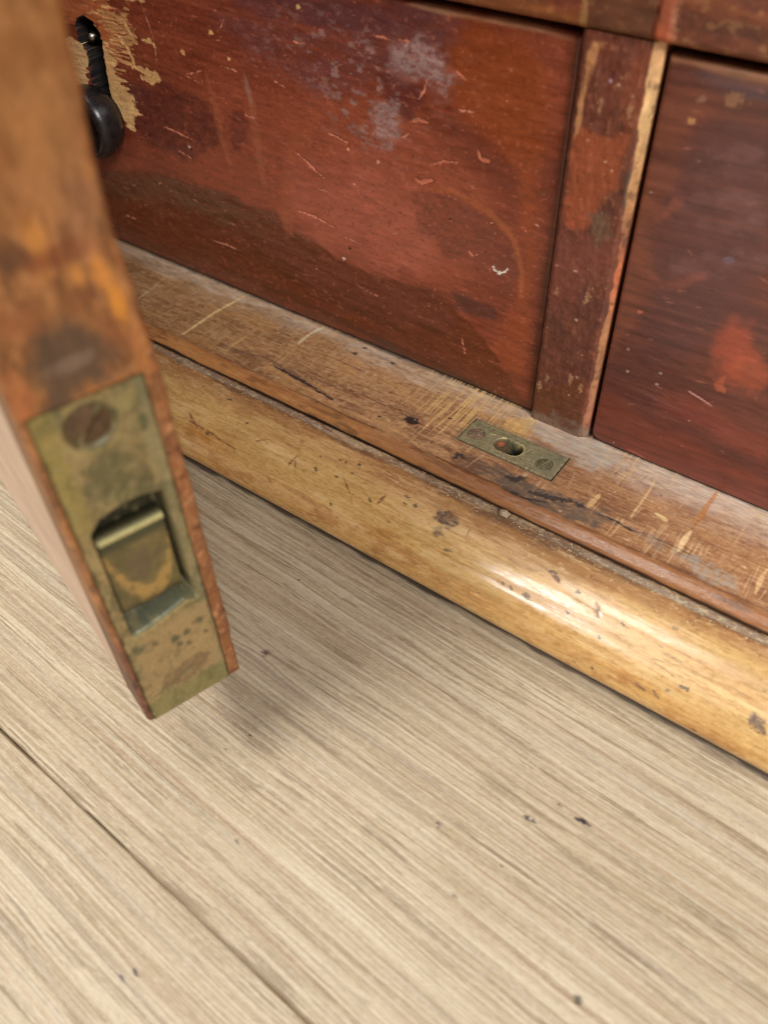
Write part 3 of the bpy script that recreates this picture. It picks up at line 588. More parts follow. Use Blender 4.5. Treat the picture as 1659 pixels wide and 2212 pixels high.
# v = y for the flat part, the nose is rolled below y = 251
P = Paint(axis(-712, 468, -420, 30, .5, 20), axis(241.8, 312.0, 241, 312, .4, 1), (168, 126, 88), .5, 1.0)
P_back = None
U, V = P.U, P.V
g = fbm(U, V, 40, 2.6, 4, 501); b_ = fbm(U, V, 45, 18, 4, 511); cr_ = fbm(U, V, 1.1, 22, 3, 521); sp = fbm(U, V, 3, 1.5, 4, 531)
P.all(sstep(0, .9, b_) * .5, (178, 132, 88)); P.all(sstep(0, .9, -b_) * .5, (128, 84, 58)); P.all(sstep(.05, .7, g) * .55, (112, 72, 48)); P.all(sstep(.1, .9, -g) * .3, (190, 148, 108))
P.all(sstep(.2, .9, sp) * .5, (200, 166, 126)); P.all(sstep(.2, .9, -sp) * .5, (98, 66, 46)); s2 = fbm(U, V, 1.4, .9, 3, 533); P.all(sstep(.3, 1, s2) * .4, (206, 176, 138)); P.all(sstep(.3, 1, -s2) * .4, (92, 64, 48)); s3 = fbm(U, V, 16, 7, 4, 535); P.all(sstep(.2, .8, s3) * .4, (186, 140, 88)); P.all(sstep(.2, .8, -s3) * .45, (112, 74, 52))
rx = sstep(-150, -120, U)
P.all(rx * sstep(300, 290, V) * .35, (134, 86, 58)); P.all((1 - sstep(-330, -220, U)) * .25, (150, 116, 70))
# pale rubbed band along the drawers
P.all(sstep(290, 305, V + 6 * fbm(U, V, 22, 8, 4, 541)) * (.5 + .25 * fbm(U, V, 5, 2, 3, 543)), (202, 184, 164), .6)
P.all(rx * sstep(280, 302, V + 7 * fbm(U, V, 22, 8, 4, 551)) * (.38 + .25 * fbm(U, V, 4, 2, 3, 547)), (190, 172, 160), .6)
P.poly([(-137.8,299.2),(-117.6,298.8),(-105.0,307.5),(-85.1,300.7),(-93.7,284.9),(-118.1,291.5)], (176, 166, 152), .7, 5, 3, (7, 4), .8, seed=3, tex=.4)
P.all(sstep(305.8, 308.2, V + .5 * fbm(U, V, 7, 3, 3, 553)) * .8, (56, 40, 30), .9)
# saw marks across the board
cross = sstep(.30, .75, cr_) * sstep(-.35, .3, fbm(U, V, 24, 20, 2, 561))
P.all(cross * .30, (198, 162, 116)); P.all(cross * rx * .35, (204, 172, 132))
ccx = [(-168.8,300.5)][0][0]
P.all(sstep(.05, .5, cr_) * np.exp(-((U - ccx) / 22) ** 2) * sstep(272, 284, V) * .8, (214, 174, 112), .6)
P.poly([(-145.8,297.4),(-134.1,304.7),(-129.1,283.9),(-143.0,284.8)], (214, 172, 104), .7, 2.5, 2, (1.2, 12), .6, seed=4, tex=.4)
for q, (pts, w_, c, a_) in enumerate([([(-335.5,255.0),(-335.6,282.3),(-332.7,305.9)], 2.2, (216, 186, 132), .95), ([(-304.0,257.9),(-304.5,267.4),(-303.8,275.2)], 2.0, (196, 158, 104), .8), ([(-303.8,275.2),(-304.1,293.8)], 1.0, (176, 140, 98), .6), ([(-275.1,285.6),(-275.5,297.2)], 2.0, (206, 190, 156), .85), ([(-275.5,297.2),(-273.4,306.1)], 2.2, (214, 200, 176), .8), ([(-272.3,264.3),(-273.5,283.1)], .9, (190, 150, 110), .6),
        ([(-360.1,259.7),(-359.1,270.3)], 1.0, (196, 160, 110), .7), ([(-357.7,263.8),(-350.4,268.8)], .8, (190, 152, 104), .7), ([(-42.0,262.1),(-42.3,269.6),(-42.0,276.9)], 2.6, (214, 180, 134), .95), ([(-42.0,281.2),(-41.9,292.9),(-41.7,306.7)], 2.4, (172, 112, 58), .75), ([(-67.1,268.9),(-67.1,287.5),(-67.7,298.5)], 1.2, (206, 170, 124), .8),
        ([(-85.3,263.4),(-84.9,269.7),(-84.7,274.8)], 2.4, (208, 168, 116), .8), ([(-7.2,258.6),(-8.0,269.5),(-7.3,275.2)], 2.2, (206, 166, 120), .8), ([(-59.1,278.0),(-52.7,276.1)], 2.0, (214, 186, 130), .8), ([(-177.0,262.1),(-175.5,295.9)], 1.0, (212, 172, 112), .9), ([(-172.7,264.3),(-170.5,303.3)], .9, (212, 172, 112), .9), ([(-168.6,267.1),(-167.1,301.7)], 1.2, (212, 172, 112), .8),
        ([(-215.8,255.2),(-206.5,255.6),(-199.4,256.1)], 1.0, (200, 150, 100), .7), ([(-190.1,256.7),(-177.9,256.5),(-165.4,251.9)], 1.0, (200, 156, 104), .6), ([(-81.2,284.0),(-80.7,295.6)], 1.0, (198, 160, 120), .6), ([(-61.5,242.6),(-61.7,258.9)], .9, (196, 156, 116), .5), ([(-23.5,294.0),(-23.6,279.9)], .9, (196, 156, 116), .5), ([(-383.9,264.6),(-386.5,284.9)], 1.2, (206, 186, 150), .6)]):
    P.line(pts, w_, c, a_, .7, .35, .08, .6, seed=q + 2)
# splits, knots, black grime
P.line([(-311.4,261.8),(-299.1,261.6),(-278.3,265.8),(-259.0,262.8),(-246.1,261.4),(-229.8,259.1)], 3.2, (110, 78, 58), .7, 2.2, .8, 0, .7, seed=3)
P.line([(-274.8,263.8),(-258.6,262.3),(-245.9,261.2),(-228.8,258.6)], 1.9, (54, 38, 34), .92, .8, .7, .5, .7, seed=4, js=1.6)
P.blob([(-185.9,268.3)][0], 4.6, 2.8, (40, 26, 24), .96, 6, .3, .25, .7, -.6, seed=5, js=2)
P.blob([(-186.3,262.9)][0], 5, 1.8, (190, 154, 110), .7, 0, .5, .6, seed=6, js=2)
P.line([(-261.8,285.3),(-248.9,286.7),(-212.3,285.8)], 1.2, (120, 84, 64), .6, .8, .4, seed=7)
for q, (p, r_) in enumerate(zip([(-243.0,296.8),(-241.6,303.9),(-220.9,301.1),(-233.7,252.5),(-246.0,250.3),(-200.8,261.4),(-170.3,280.5),(-148.1,317.4)], [1.8, 1.2, 1.5, .9, .6, 1.2, .8, .7])):
    P.blob(p, r_ * 1.3, r_ * .7, (66, 50, 44), .9, jag=.4, js=1, seed=q + 3)
P.poly([(-153.1,250.4),(-143.6,263.6),(-117.6,263.6),(-102.7,262.9),(-79.0,267.2),(-70.4,261.4),(-81.9,253.4),(-98.2,250.8),(-117.1,248.2),(-131.2,254.1)], (92, 78, 66), .9, 4, 3, (6, 3), .85, seed=8, tex=.4)
P.poly([(-162.3,261.0),(-151.2,265.1),(-136.2,258.8),(-136.6,248.8),(-150.0,249.2)], (112, 74, 52), .8, 3, 2.5, (5, 3), .8, seed=9, tex=.4)
for q, (pts, w_) in enumerate([([(-126.4,260.4),(-121.5,261.2),(-118.8,265.6)], 3.4), ([(-123.9,251.9),(-111.6,253.0),(-103.2,256.4)], 2.2), ([(-112.2,257.8),(-101.2,260.2),(-96.8,263.3)], 3.0), ([(-98.7,261.0),(-94.6,262.9),(-90.6,263.6)], 2.2), ([(-152.9,257.2),(-152.9,260.6),(-148.3,260.4)], 2.8), ([(-90.2,263.6),(-87.3,263.5)], 2.6)]):
    P.line(pts, w_, (46, 42, 42), .85, 1.0, 1.1, .35, .8, seed=q + 8, js=1.4)
P.line([(-81.6,263.0),(-76.3,263.7),(-70.5,263.6),(-63.5,262.7),(-58.8,263.8)], 1.2, (18, 14, 14), 1, .4, .35, 1.0, .8, seed=5, js=2)
P.line([(-58.8,263.8),(-42.2,264.2),(-34.8,263.4)], .7, (70, 50, 42), .7, .4, .3, .2, .8, seed=6)
P.poly([(-43.0,262.0),(-32.2,265.7),(-15.3,261.8),(-14.4,254.8),(-25.2,252.3),(-39.6,257.9)], (150, 138, 122), .8, 3, 2.4, (3, 6), .85, seed=11, tex=.6)
P.poly([(-63.2,262.1),(-55.7,265.9),(-44.1,260.1),(-50.5,258.4)], (130, 112, 96), .6, 3, 2, (4, 3), .85, seed=12, tex=.5)
P.specks(160, (-400, 20, 254, 304), (.2, .9), [(210, 180, 140), (80, 56, 44), (214, 200, 176)], 33, .7, 0)
R = random.Random(25)
for q in range(130):
    cx, cy = R.uniform(-400, 15), R.uniform(254, 302); l = R.uniform(2, 12); a = math.radians(R.gauss(0, 6)) if R.random() < .5 else math.radians(R.gauss(84, 8))
    P.line([(cx, cy), (cx + l * math.cos(a), cy + l * math.sin(a))], R.uniform(.25, .8), R.choice([(204, 168, 124), (92, 62, 46), (196, 160, 120)]), R.uniform(.25, .6), .4, .2, .03, seed=q % 30)
pe = np.maximum(np.maximum(-159.6 - U, U + 107.6), np.maximum(270 - V, V - 288.2)); P.all((1 - sstep(.2, 3.2, pe + 1.4 * fbm(U, V, 5, 3, 3, 597))) * .55, (104, 88, 66), .8)
P.h -= sstep(-160.0, -159.7, U) * (1 - sstep(-107.5, -107.2, U)) * sstep(269.4, 269.8, V) * (1 - sstep(288.4, 288.8, V)) * 10
# nose: orange, polished
nm = 1 - sstep(250.6, 252.6, V + 1.0 * fbm(U, V, 16, 4, 3, 571))
P.all(nm * .8, (176, 122, 72), .30); P.all(nm * sstep(-260, -130, U) * .6, (120, 78, 52), .24); P.all(nm * sstep(.0, .6, fbm(U, V, 14, 3, 4, 583)) * .5, (84, 56, 40), .4)
P.all(nm * sstep(0, .8, fbm(U, V, 30, 3, 4, 581)) * .4, (128, 76, 46))
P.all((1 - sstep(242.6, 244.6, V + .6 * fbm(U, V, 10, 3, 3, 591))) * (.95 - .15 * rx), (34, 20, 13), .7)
P.all((1 - sstep(.3, 1.1, np.abs(V - 252.4 + .9 * fbm(U, V, 22, 4, 3, 593)))) * .55 * sstep(-.4, .3, fbm(U, V, 26, 8, 2, 594)), (78, 50, 34))
P.h += .12 * fbm(U, V, 18, 2, 4, 601) + .06 * sp
def ledge_pos(U, V, h):
    q = np.clip(251.5 - V, 0, None)                       # distance round the nose
    th = np.clip(q / 5.6, 0, 1.75)
    wob = .45 * fbm(U, V * 0, 60, 1, 2, 611)
    y = np.where(q > 0, 251.5 - 6.4 * np.sin(np.minimum(th, math.pi / 2)) + wob * np.minimum(q / 4, 1), V)
    rise = .55 * np.exp(-((V - 251.2) / 2.0) ** 2)
    z = np.where(q > 0, -3.9 * (1 - np.cos(np.minimum(th, math.pi / 2))) - np.clip(q - 8.8, 0, None) * 1.0, 0) + rise
    return U, y, z + h + LZ
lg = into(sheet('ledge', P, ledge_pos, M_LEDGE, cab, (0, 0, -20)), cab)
into(box('bottom_board', -712, 468, 312.3, 700, LZ - 20, LZ - .4, M_CARC, None, 0), cab)

# ---- golden base moulding -----------------------------------------------
mpos, mlen = profile_pos([(244.2, -3.8), (237, -4.1), (229, -5.6), (222, -8.4), (216.5, -12), (211, -15.8), (207, -21), (205.2, -26), (205, -31), (208.5, -36.5), (211.5, -40), (215, -42.5)])
P = Paint(axis(-745, 500, -370, 60, .6, 20), axis(0, mlen, 0, mlen, .42, 1), (196, 160, 100), .3, .93)
U, V = P.U, P.V
g = fbm(U, V, 60, 2.2, 4, 701); b_ = fbm(U, V, 70, 16, 4, 711); f_ = fbm(U, V, 14, 1.1, 3, 721); m4 = fbm(U, V, 9, 5, 4, 731)
P.all(sstep(0, .9, b_) * .45, (212, 168, 116)); P.all(sstep(0, .9, -b_) * .4, (180, 128, 72)); P.all(sstep(.1, .9, g) * .42, (178, 128, 76)); P.all(sstep(.1, .9, -g) * .35, (226, 190, 136)); P.all(sstep(.2, .9, f_) * .3, (160, 108, 60))
low = sstep(34, 43, V + 5 * fbm(U, V, 40, 12, 3, 741)); P.all(low * .45, (188, 134, 64), .34); P.all(low * sstep(.0, .7, m4) * .55, (158, 98, 40), .4); P.all(low * sstep(.2, .9, -m4) * .4, (206, 162, 96))
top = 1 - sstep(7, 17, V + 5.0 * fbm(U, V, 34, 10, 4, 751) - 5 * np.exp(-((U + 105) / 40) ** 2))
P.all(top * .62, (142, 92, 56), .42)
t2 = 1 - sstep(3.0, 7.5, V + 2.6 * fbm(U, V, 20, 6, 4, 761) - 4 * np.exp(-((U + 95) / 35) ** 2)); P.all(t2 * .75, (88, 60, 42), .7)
du = (1 - sstep(.8, 2.4, np.abs(V - 2.6 + .5 * fbm(U, V, 22, 5, 3, 771)))) ; P.all(du * .62, (150, 138, 122), .9)
P.all(du * sstep(.2, .7, fbm(U, V, 1.6, 1.2, 3, 781)) * .5, (204, 194, 160), .9)
P.all((1 - sstep(.2, 1.0, V)) * .9, (26, 18, 12), .9)
P.poly([(-164.8,0.0),(-142.7,0.0),(-115.1,0.0),(-92.8,0.0),(-72.7,0.1),(-89.0,5.7),(-117.8,8.2),(-146.6,6.9)], (104, 76, 54), .75, 5, 3, (10, 4), .6, seed=3, tex=.35)
P.blob([(-137.5,17.5)][0], 7.4, 4.2, (78, 60, 50), .95, 10, .35, .35, .6, -.1, seed=5, js=3, tex=.25)
P.blob([(-137.1,24.7)][0], 3.8, 2.2, (84, 66, 54), .85, 20, .4, .4, .6, seed=6, js=2)
dark = [(84, 62, 48), (70, 56, 52), (60, 52, 54)]
for q, (p, rx_, ry_, c) in enumerate(zip([(-277.5,12.3),(-259.2,19.8),(-277.8,34.2),(-209.8,24.8),(-197.5,15.0),(-201.0,15.3),(-191.2,12.9),(-197.5,23.5),(-191.0,18.7),(-211.4,18.0),(-175.4,26.5),(-193.2,36.6),(-158.6,20.2),(-153.7,19.1),(-160.2,16.8),(-266.5,7.7),(-285.2,12.3),(-175.3,40.7),(-128.8,30.6),(-82.2,18.0),(-79.1,19.6),(-86.9,32.7),(-94.8,32.5),(-99.1,32.3),(-68.5,30.7),(-46.1,24.4),(-27.5,16.0),(-52.0,33.9),(-13.7,35.9),(-19.3,40.2),(14.5,34.6),(12.4,34.1),(17.2,36.4),(-57.3,49.7),(-49.6,47.6),(-4.0,51.3),(-68.8,20.9),(-21.7,7.2),(-14.9,7.0),(-29.4,44.5),(-22.6,44.2)],
        [1.6, 1.2, 1.3, 1.5, .9, .7, 1.4, .9, 1.0, .7, 1.4, 1.0, 1.2, 1.2, 1.6, .7, .9, 1.2, 2.0, 2.2, 2.0, 2.0, 1.2, 1.0, 1.2, 1.0, 1.2, 1.2, 2.2, .9, 3.4, 1.6, 1.6, 1.2, 1.6, 1.2, 1.4, .6, .6, 3, 2.4],
        [.7, .6, .6, .8, .6, .5, .8, .6, .7, .5, .7, .7, .7, .9, .7, .5, .5, .6, .8, .8, .7, 1.2, .5, .5, .6, .5, .8, .6, .9, .8, 2.6, 1.6, 1.2, .5, .7, .7, .9, .6, .6, .8, .7],
        [1, 1, 0, 1, 2, 2, 1, 2, 2, 1, 1, 2, 1, 2, 1, 0, 0, 1, 0, 0, 0, 0, 2, 2, 0, 1, 0, 2, 2, 0, 0, 0, 0, 0, 0, 0, 0, 0, 0, 0, 0])):
    P.blob(p, rx_ * 1.1, ry_ * 1.1, dark[c], .85, R.uniform(-20, 40), .4, .45, seed=q % 30 + 2, js=1.1, h=0, rough=.5)
for q, (pts, w_) in enumerate([([(-224.7,30.4),(-224.1,27.2),(-222.9,23.5)], 1.0), ([(-194.9,21.8),(-186.7,27.9),(-181.7,33.1)], .8), ([(-169.4,20.8),(-170.1,22.7),(-171.1,26.7)], 1.4), ([(-60.3,21.2),(-58.2,23.9),(-55.7,26.4)], 1.7), ([(-84.2,18.0),(-81.2,19.1),(-77.5,21.1)], 1.6), ([(-223.2,24.6),(-218.8,31.6)], .6), ([(-295.0,32.4),(-274.2,33.1),(-256.3,34.7)], 1.0), ([(-250.1,27.3),(-240.7,21.2)], .6), ([(-228.5,0.0),(-198.3,6.3)], .7), ([(-295.6,28.3),(-285.0,34.2)], .8), ([(-124.5,21.3),(-124.9,17.2)], .8)]):
    P.line(pts, w_, (112, 66, 48), .8, .6, .4, .1, seed=q + 3)
P.specks(200, (-360, 40, 3, 14), (.2, .7), [(212, 200, 160), (60, 42, 34), (226, 216, 180)], 43, .9, .1)
P.specks(150, (-360, 40, 14, 60), (.25, 1.1), [(120, 78, 48), (96, 64, 46), (222, 190, 146)], 44, .55, 0, 3)
R = random.Random(35)
for q in range(170):
    cx, cy = R.uniform(-360, 45), R.uniform(10, 58); l = R.uniform(2, 14); a = math.radians(R.gauss(0, 7))
    P.line([(cx, cy), (cx + l * math.cos(a), cy + l * math.sin(a))], R.uniform(.25, .8), R.choice([(150, 100, 58), (134, 88, 50), (226, 190, 140)]), R.uniform(.25, .65), .4, .2, .03, seed=q % 30)
s2 = fbm(U, V, 2.2, .8, 3, 795); P.all(sstep(.2, .9, s2) * .3, (226, 186, 130)); P.all(sstep(.2, .9, -s2) * .3, (150, 100, 58)); P.rough += .10 * s2 + .10 * sstep(.1, .8, m4)
m5 = fbm(U, V, 26, 4, 5, 797); P.all(sstep(.25, .8, m5) * .35, (150, 104, 60)); P.all(sstep(.3, .8, -m5) * .3, (228, 196, 148))
P.h += .025 * g + .06 * fbm(U, V, 30, 9, 3, 791) + .15 * fbm(U, V * 0, 90, 1, 2, 801) * sstep(6, 20, V) + .01 * s2
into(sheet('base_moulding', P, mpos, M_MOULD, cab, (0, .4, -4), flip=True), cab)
into(box('plinth', -740, 495, 236, 700, 0, LZ - 21, M_CARC, None, 0), cab)

# ---- strike plate let into the ledge ------------------------------------
P = Paint(axis(-159.6, -107.6, -160, -107, .22, 1), axis(270.0, 288.2, 270, 289, .22, 1), (134, 128, 98), .5, 1.15)
U, V = P.U, P.V
m_ = fbm(U, V, 8, 5, 5, 901); m2 = fbm(U, V, 2, 1.2, 3, 911)
P.all(sstep(0, .8, m_) * .5, (128, 122, 84)); P.all(sstep(0, .8, -m_) * .5, (76, 78, 54)); P.all(sstep(.3, .9, m2) * .4, (150, 140, 104)); P.all(sstep(-128, -108, U + 4 * m_) * .5, (120, 116, 92), .65)
e = np.minimum(np.minimum(U + 159.6, -107.6 - U), np.minimum(V - 270, 288.2 - V)) + .35 * fbm(U, V, 5, 5, 3, 921)
P.all((1 - sstep(.1, .9, e)) * .5 * sstep(-.4, .4, fbm(U, V, 5, 3, 3, 927)), (90, 70, 48), .8); P.all(sstep(.2, .7, fbm(U, V, 6, 3, 4, 929)) * .45, (156, 134, 108), .7); P.all(sstep(.3, .8, fbm(U, V, .9, .9, 2, 933)) * .3, (80, 76, 54)); P.h -= .6 * (1 - sstep(0, .9, e + .4 * m2)); P.h += .05 * m_ + .04 * m2
hd = P._seg(U, V, (-138.2, 278.6), (-132.4, 278.6))[0] - 4.7 + .25 * fbm(U, V, 3, 3, 3, 931)
ho = 1 - sstep(-.35, .1, hd)
dep = np.interp(U, [-143, -137.5, -134, -128], [1.6, 2.4, 6.5, 7.5]); P.h -= ho * dep
P.all(ho, (78, 66, 42), .8); P.all(ho * sstep(-137, -134, U + .8 * m2) , (28, 26, 18), .9); P.blob((-140.2, 280.2), 2.2, 1.7, (176, 96, 62), .75, 10, .6, .5, seed=3, js=1.2)
P.all((1 - sstep(.1, .5, np.abs(hd - .35))) * sstep(-.2, .5, fbm(U, V, 4, 4, 2, 941)) * .9, (206, 192, 128), .3)
P.line([(-148.2, 281.2), (-144.4, 282.8)], .35, (214, 200, 130), .9, .2, .05, seed=2); P.line([(-127.2, 276.8), (-125.2, 284)], .3, (190, 184, 120), .7, .2, .05, seed=2); P.line([(-139.5, 270.5), (-141.5, 274.5)], .3, (190, 184, 120), .6, .2, .05, seed=2)
for q, (cx, cy) in enumerate(((-153.4, 278.2), (-115.4, 277.8))):
    rr = np.hypot(U - cx, V - cy); P.h -= .55 * (1 - sstep(3.9, 4.4, rr)); P.all((1 - sstep(0, .35, np.abs(rr - 4.2))) * .6, (50, 46, 32), .8)
sp_ = into(sheet('strike_plate', P, lambda U, V, h: (U, V, h + LZ + .22), M_BRASS, cab, (0, 0, -9)), cab)
sp_['label'] = 'small green tarnished brass plate with an oval hole'
def screw(x, y, z, r, ang, par, M4=None, dome=.45, mat=None):
    bm = bmesh.new(); n = 36
    def ht(rr): return dome * (1 - (rr / r) ** 2)
    rings = []
    for rr in (0.0001, r * .12, r * .3, r * .5, r * .7, r * .85, r):
        rings.append([bm.verts.new((rr * math.cos(2 * math.pi * k / n), rr * math.sin(2 * math.pi * k / n), ht(rr))) for k in range(n)])
    for A_, B_ in zip(rings, rings[1:]):
        for k in range(n): bm.faces.new((A_[k], A_[(k + 1) % n], B_[(k + 1) % n], B_[k]))
    low_ = [bm.verts.new((v.co.x, v.co.y, -1.2)) for v in rings[-1]]
    for k in range(n): bm.faces.new((rings[-1][k], rings[-1][(k + 1) % n], low_[(k + 1) % n], low_[k]))
    # the slot: cut by two parallel planes, then sunk
    ca, sa = math.cos(ang), math.sin(ang); hw = r * .14
    for sgn in (-1, 1):
        bmesh.ops.bisect_plane(bm, geom=bm.verts[:] + bm.edges[:] + bm.faces[:], plane_co=(-sa * hw * sgn, ca * hw * sgn, 0), plane_no=(-sa, ca, 0))
        bmesh.ops.bisect_plane(bm, geom=bm.verts[:] + bm.edges[:] + bm.faces[:], plane_co=(-sa * hw * .9 * sgn, ca * hw * .9 * sgn, 0), plane_no=(-sa, ca, 0))
    for v in bm.verts:
        if abs(-v.co.x * sa + v.co.y * ca) < hw * .95 and v.co.z > -.5: v.co.z -= .9
    bm.transform(Matrix.Scale(MM, 4))
    bm.transform((M4 if M4 is not None else Matrix.Translation((x * MM, y * MM, z * MM))))
    o = bm_obj('screw', bm, mat or M_SCREW, None, False); o.parent = par; return o
M_SCR2 = simple('screw_worn', (120, 104, 80), (188, 160, 140), .3, (1, 1, 1), 700, .8, .6, .0006)
M_SCR3 = simple('screw_green', (94, 92, 66), (136, 128, 100), .5, (1, 1, 1), 700, .5, .5, .0004)
screw(-153.4, 278.2, LZ - .05, 4.0, math.radians(62), sp_, mat=M_SCR2); screw(-115.4, 277.8, LZ - .2, 4.0, math.radians(74), sp_, mat=M_SCR3)

# ---- plain carcass behind and above -------------------------------------
into(box('side_panel', -745, -713, 286, 700, 24.5, 620, M_CARC, None, 2), cab)
into(box('side_panel', 469, 500, 286, 700, 24.5, 620, M_CARC, None, 2), cab)
into(box('back_panel', -712, 468, 690, 700, LZ, 618, M_CARC, None, 0), cab)
into(box('top_board', -752, 507, 276, 706, 620.5, 645, M_CARC, None, 4), cab)
into(box('dust_board', -712, 468, 330, 689, LZ + 180, LZ + 195, M_DARK, None, 0), cab)
into(box('partition', -130, -114, 318, 689, LZ + .2, LZ + 178, M_DARK, None, 0), cab)
M_UP = simple('upper_drawer_varnish', (96, 48, 34), (138, 74, 50), .32, (.25, 1, 1), 40, .1)
for x0, x1 in ((-711, -138.6), (-104.6, 467)):
    into(box('drawer_front', x0, x1, 308, 326, LZ + 217, LZ + 388, M_UP, None, 2), cab)['label'] = 'upper drawer front, plain red-brown'
    into(box('drawer_front', x0, x1, 308, 326, LZ + 432, LZ + 570, M_UP, None, 2), cab)['label'] = 'topmost drawer front, plain red-brown'
into(box('stile', -137, -107, 304, 322, LZ + 216, LZ + 390, M_CARC, None, 1), cab)
into(box('rail', -712, 468, 303, 328, LZ + 391, LZ + 428, M_CARC, None, 2), cab)

# ================================================================== door, ajar
door = into(empty('door', (0, 0, 0)), cab)
door['label'] = 'door standing ajar, pale outer face and worn brown edge'
# local frame: t = through the thickness, w = towards the hinges, z up
A = Vector((-167.1, 72.4, LZ + 1.5)); tdir = Vector((.3017, .9534, 0)); wdir = Vector((-.9534, .3017, 0))
DT, DW, DH = 39.0, 560.0, 560.0
MD = Matrix(((wdir.x, tdir.x, 0, A.x * MM), (wdir.y, tdir.y, 0, A.y * MM), (0, 0, 1, A.z * MM), (0, 0, 0, 1)))
# free edge: u = t, v = z; relief goes against w
P = Paint(axis(-2.6, DT + 2.6, -3, 42, .5, 1), axis(0, DH, 0, 262, .7, 12), (150, 98, 54), .5, .88)
U, V = P.U, P.V
a1 = fbm(U, V, 7, 16, 4, 1001); a2 = fbm(U, V, 16, 40, 3, 1011); a3 = fbm(U, V, 3, 6, 4, 1021)
P.all(sstep(0, .8, a1) * .5, (166, 110, 64)); P.all(sstep(0, .8, -a1) * .6, (104, 62, 34)); P.all(sstep(.05, .8, a2) * .45, (160, 112, 76)); P.all(sstep(.1, .8, -a2) * .5, (112, 72, 38)); P.all(sstep(.1, .7, a3) * .45, (184, 122, 70)); P.all(sstep(.1, .7, -a3) * .45, (96, 58, 34)); a4 = fbm(U, V, 1.3, 3.2, 3, 1025); P.all(sstep(.3, .9, a4) * .4, (196, 140, 92)); P.all(sstep(.3, .9, -a4) * .45, (84, 52, 32))
P.all(sstep(185, 205, V) * .35, (156, 104, 52)); 
P.poly([(9, 146), (26, 146), (27, 152), (28, 162), (23, 166), (13, 165), (9, 158)], (88, 68, 52), .88, 7, 3.5, (6, 6), seed=3)
P.blob((18, 155), 7, 2.4, (132, 108, 88), .6, 0, .6, .4, seed=4, js=4)
for (t_, z_, rx_, ry_, c, al) in [(14, 185, 5, 5, (92, 58, 36), .8), (20, 187, 2.6, 8.5, (190, 126, 60), .85), (19.5, 194, 2.2, 4.5, (120, 72, 36), .5), (26.5, 176, 2.4, 3.2, (196, 130, 62), .9), (33.4, 167, 2.6, 9, (206, 134, 52), .95), (31.5, 175, 2.2, 5, (200, 128, 54), .8), (25, 170, 5, 4, (104, 58, 32), .6), (10, 170, 6, 6, (130, 70, 40), .5),
        (18, 205, 5, 6, (124, 72, 32), .5), (30, 212, 6, 9, (170, 116, 66), .5), (12, 222, 8, 6, (150, 92, 40), .5), (24, 182, 10, 3.5, (120, 60, 32), .6), (35, 152, 3, 8, (184, 116, 60), .5), (3, 150, 3, 10, (170, 96, 56), .5), (30, 158, 3.5, 6, (140, 82, 46), .5), (22, 198, 6, 5, (176, 118, 72), .5), (33, 192, 4, 9, (150, 100, 66), .5), (6, 196, 5, 12, (150, 92, 46), .6), (28, 222, 9, 5, (134, 82, 36), .45)]:
    P.blob((t_, z_), rx_, ry_, c, al, 0, .6, .3, seed=int(t_ + z_) % 30 + 1, js=4)
lowr = sstep(62, 40, V)
P.all(sstep(3.2, 2.2, U) * lowr * .6, (96, 52, 44)); P.all(sstep(2.8, 1.8, U) * sstep(.2, .8, fbm(U, V, 2, 8, 3, 1031)) * lowr * .7, (52, 36, 36))
P.all(sstep(33, 34, U) * sstep(144, 130, V) * .35, (144, 94, 60)); P.all(sstep(33, 34, U) * sstep(.1, .8, fbm(U, V, 2, 5, 3, 1041)) * .5, (136, 74, 38))
P.specks(140, (34, 39.5, 0, 150), (.4, 1.8), [(196, 140, 96), (96, 54, 32), (84, 46, 28)], 51, .8, -.08, 1.0)
P.specks(60, (-1, 2.4, 0, 150), (.4, 1.8), [(180, 120, 80), (70, 42, 34)], 52, .8, -.08)
# shallow rebate for the bolt plate
rb = sstep(2.1, 2.5, U) * (1 - sstep(33.5, 33.9, U)) * (1 - sstep(144.0, 144.5, V)); P.h -= rb * 11; P.all(rb * .9, (60, 42, 24), .9)
dent = np.interp(V, [0, 140, 155, 170, 185, 200, 212, 222, 230, 560], [0, 0, .5, 1.5, 2.5, 2.2, .9, .4, 0, 0]) + .25 * fbm(U * 0, V, 1, 9, 3, 1051)
def edge_pos(U, V, h):
    r = 2.2; te = DT - dent
    # both arrises are rolled back a little
    uu = np.clip(U, 0, DT); f = uu / DT
    t = f * te
    wL = np.clip(r - t, 0, r); wR = np.clip(r - (te - t), 0, r)
    w = (r - np.sqrt(np.clip(r * r - wL ** 2, 0, None))) + (r - np.sqrt(np.clip(r * r - wR ** 2, 0, None)))
    w = w + np.clip(-U, 0, None) + np.clip(U - DT, 0, None) - h
    x = A.x + wdir.x * w + tdir.x * t; y = A.y + wdir.y * w + tdir.y * t
    return x, y, V + A.z
de = sheet('free_edge', P, edge_pos, M_DOOR, None, tuple(wdir * 14)); de.parent = door
de['label'] = 'worn orange-brown free edge of the door'
lf = box('leaf', 14.1, DW, 0.05, DT - .4, 1.5, DH, M_OUT, None, 1.5, MD); lf.parent = door
# wrap the inner face of the leaf back where the free edge is hollowed
for hz in (70, 470):
    h_ = lathe('hinge', [(0, 0), (4, 0), (4.2, 1), (4.2, 60), (4, 61), (0, 61)], M_SCREW, None, Matrix.Translation(((A + wdir * (DW + 1) + tdir * (DT + 2)) + Vector((0, 0, hz))) * MM), 24); h_.parent = door

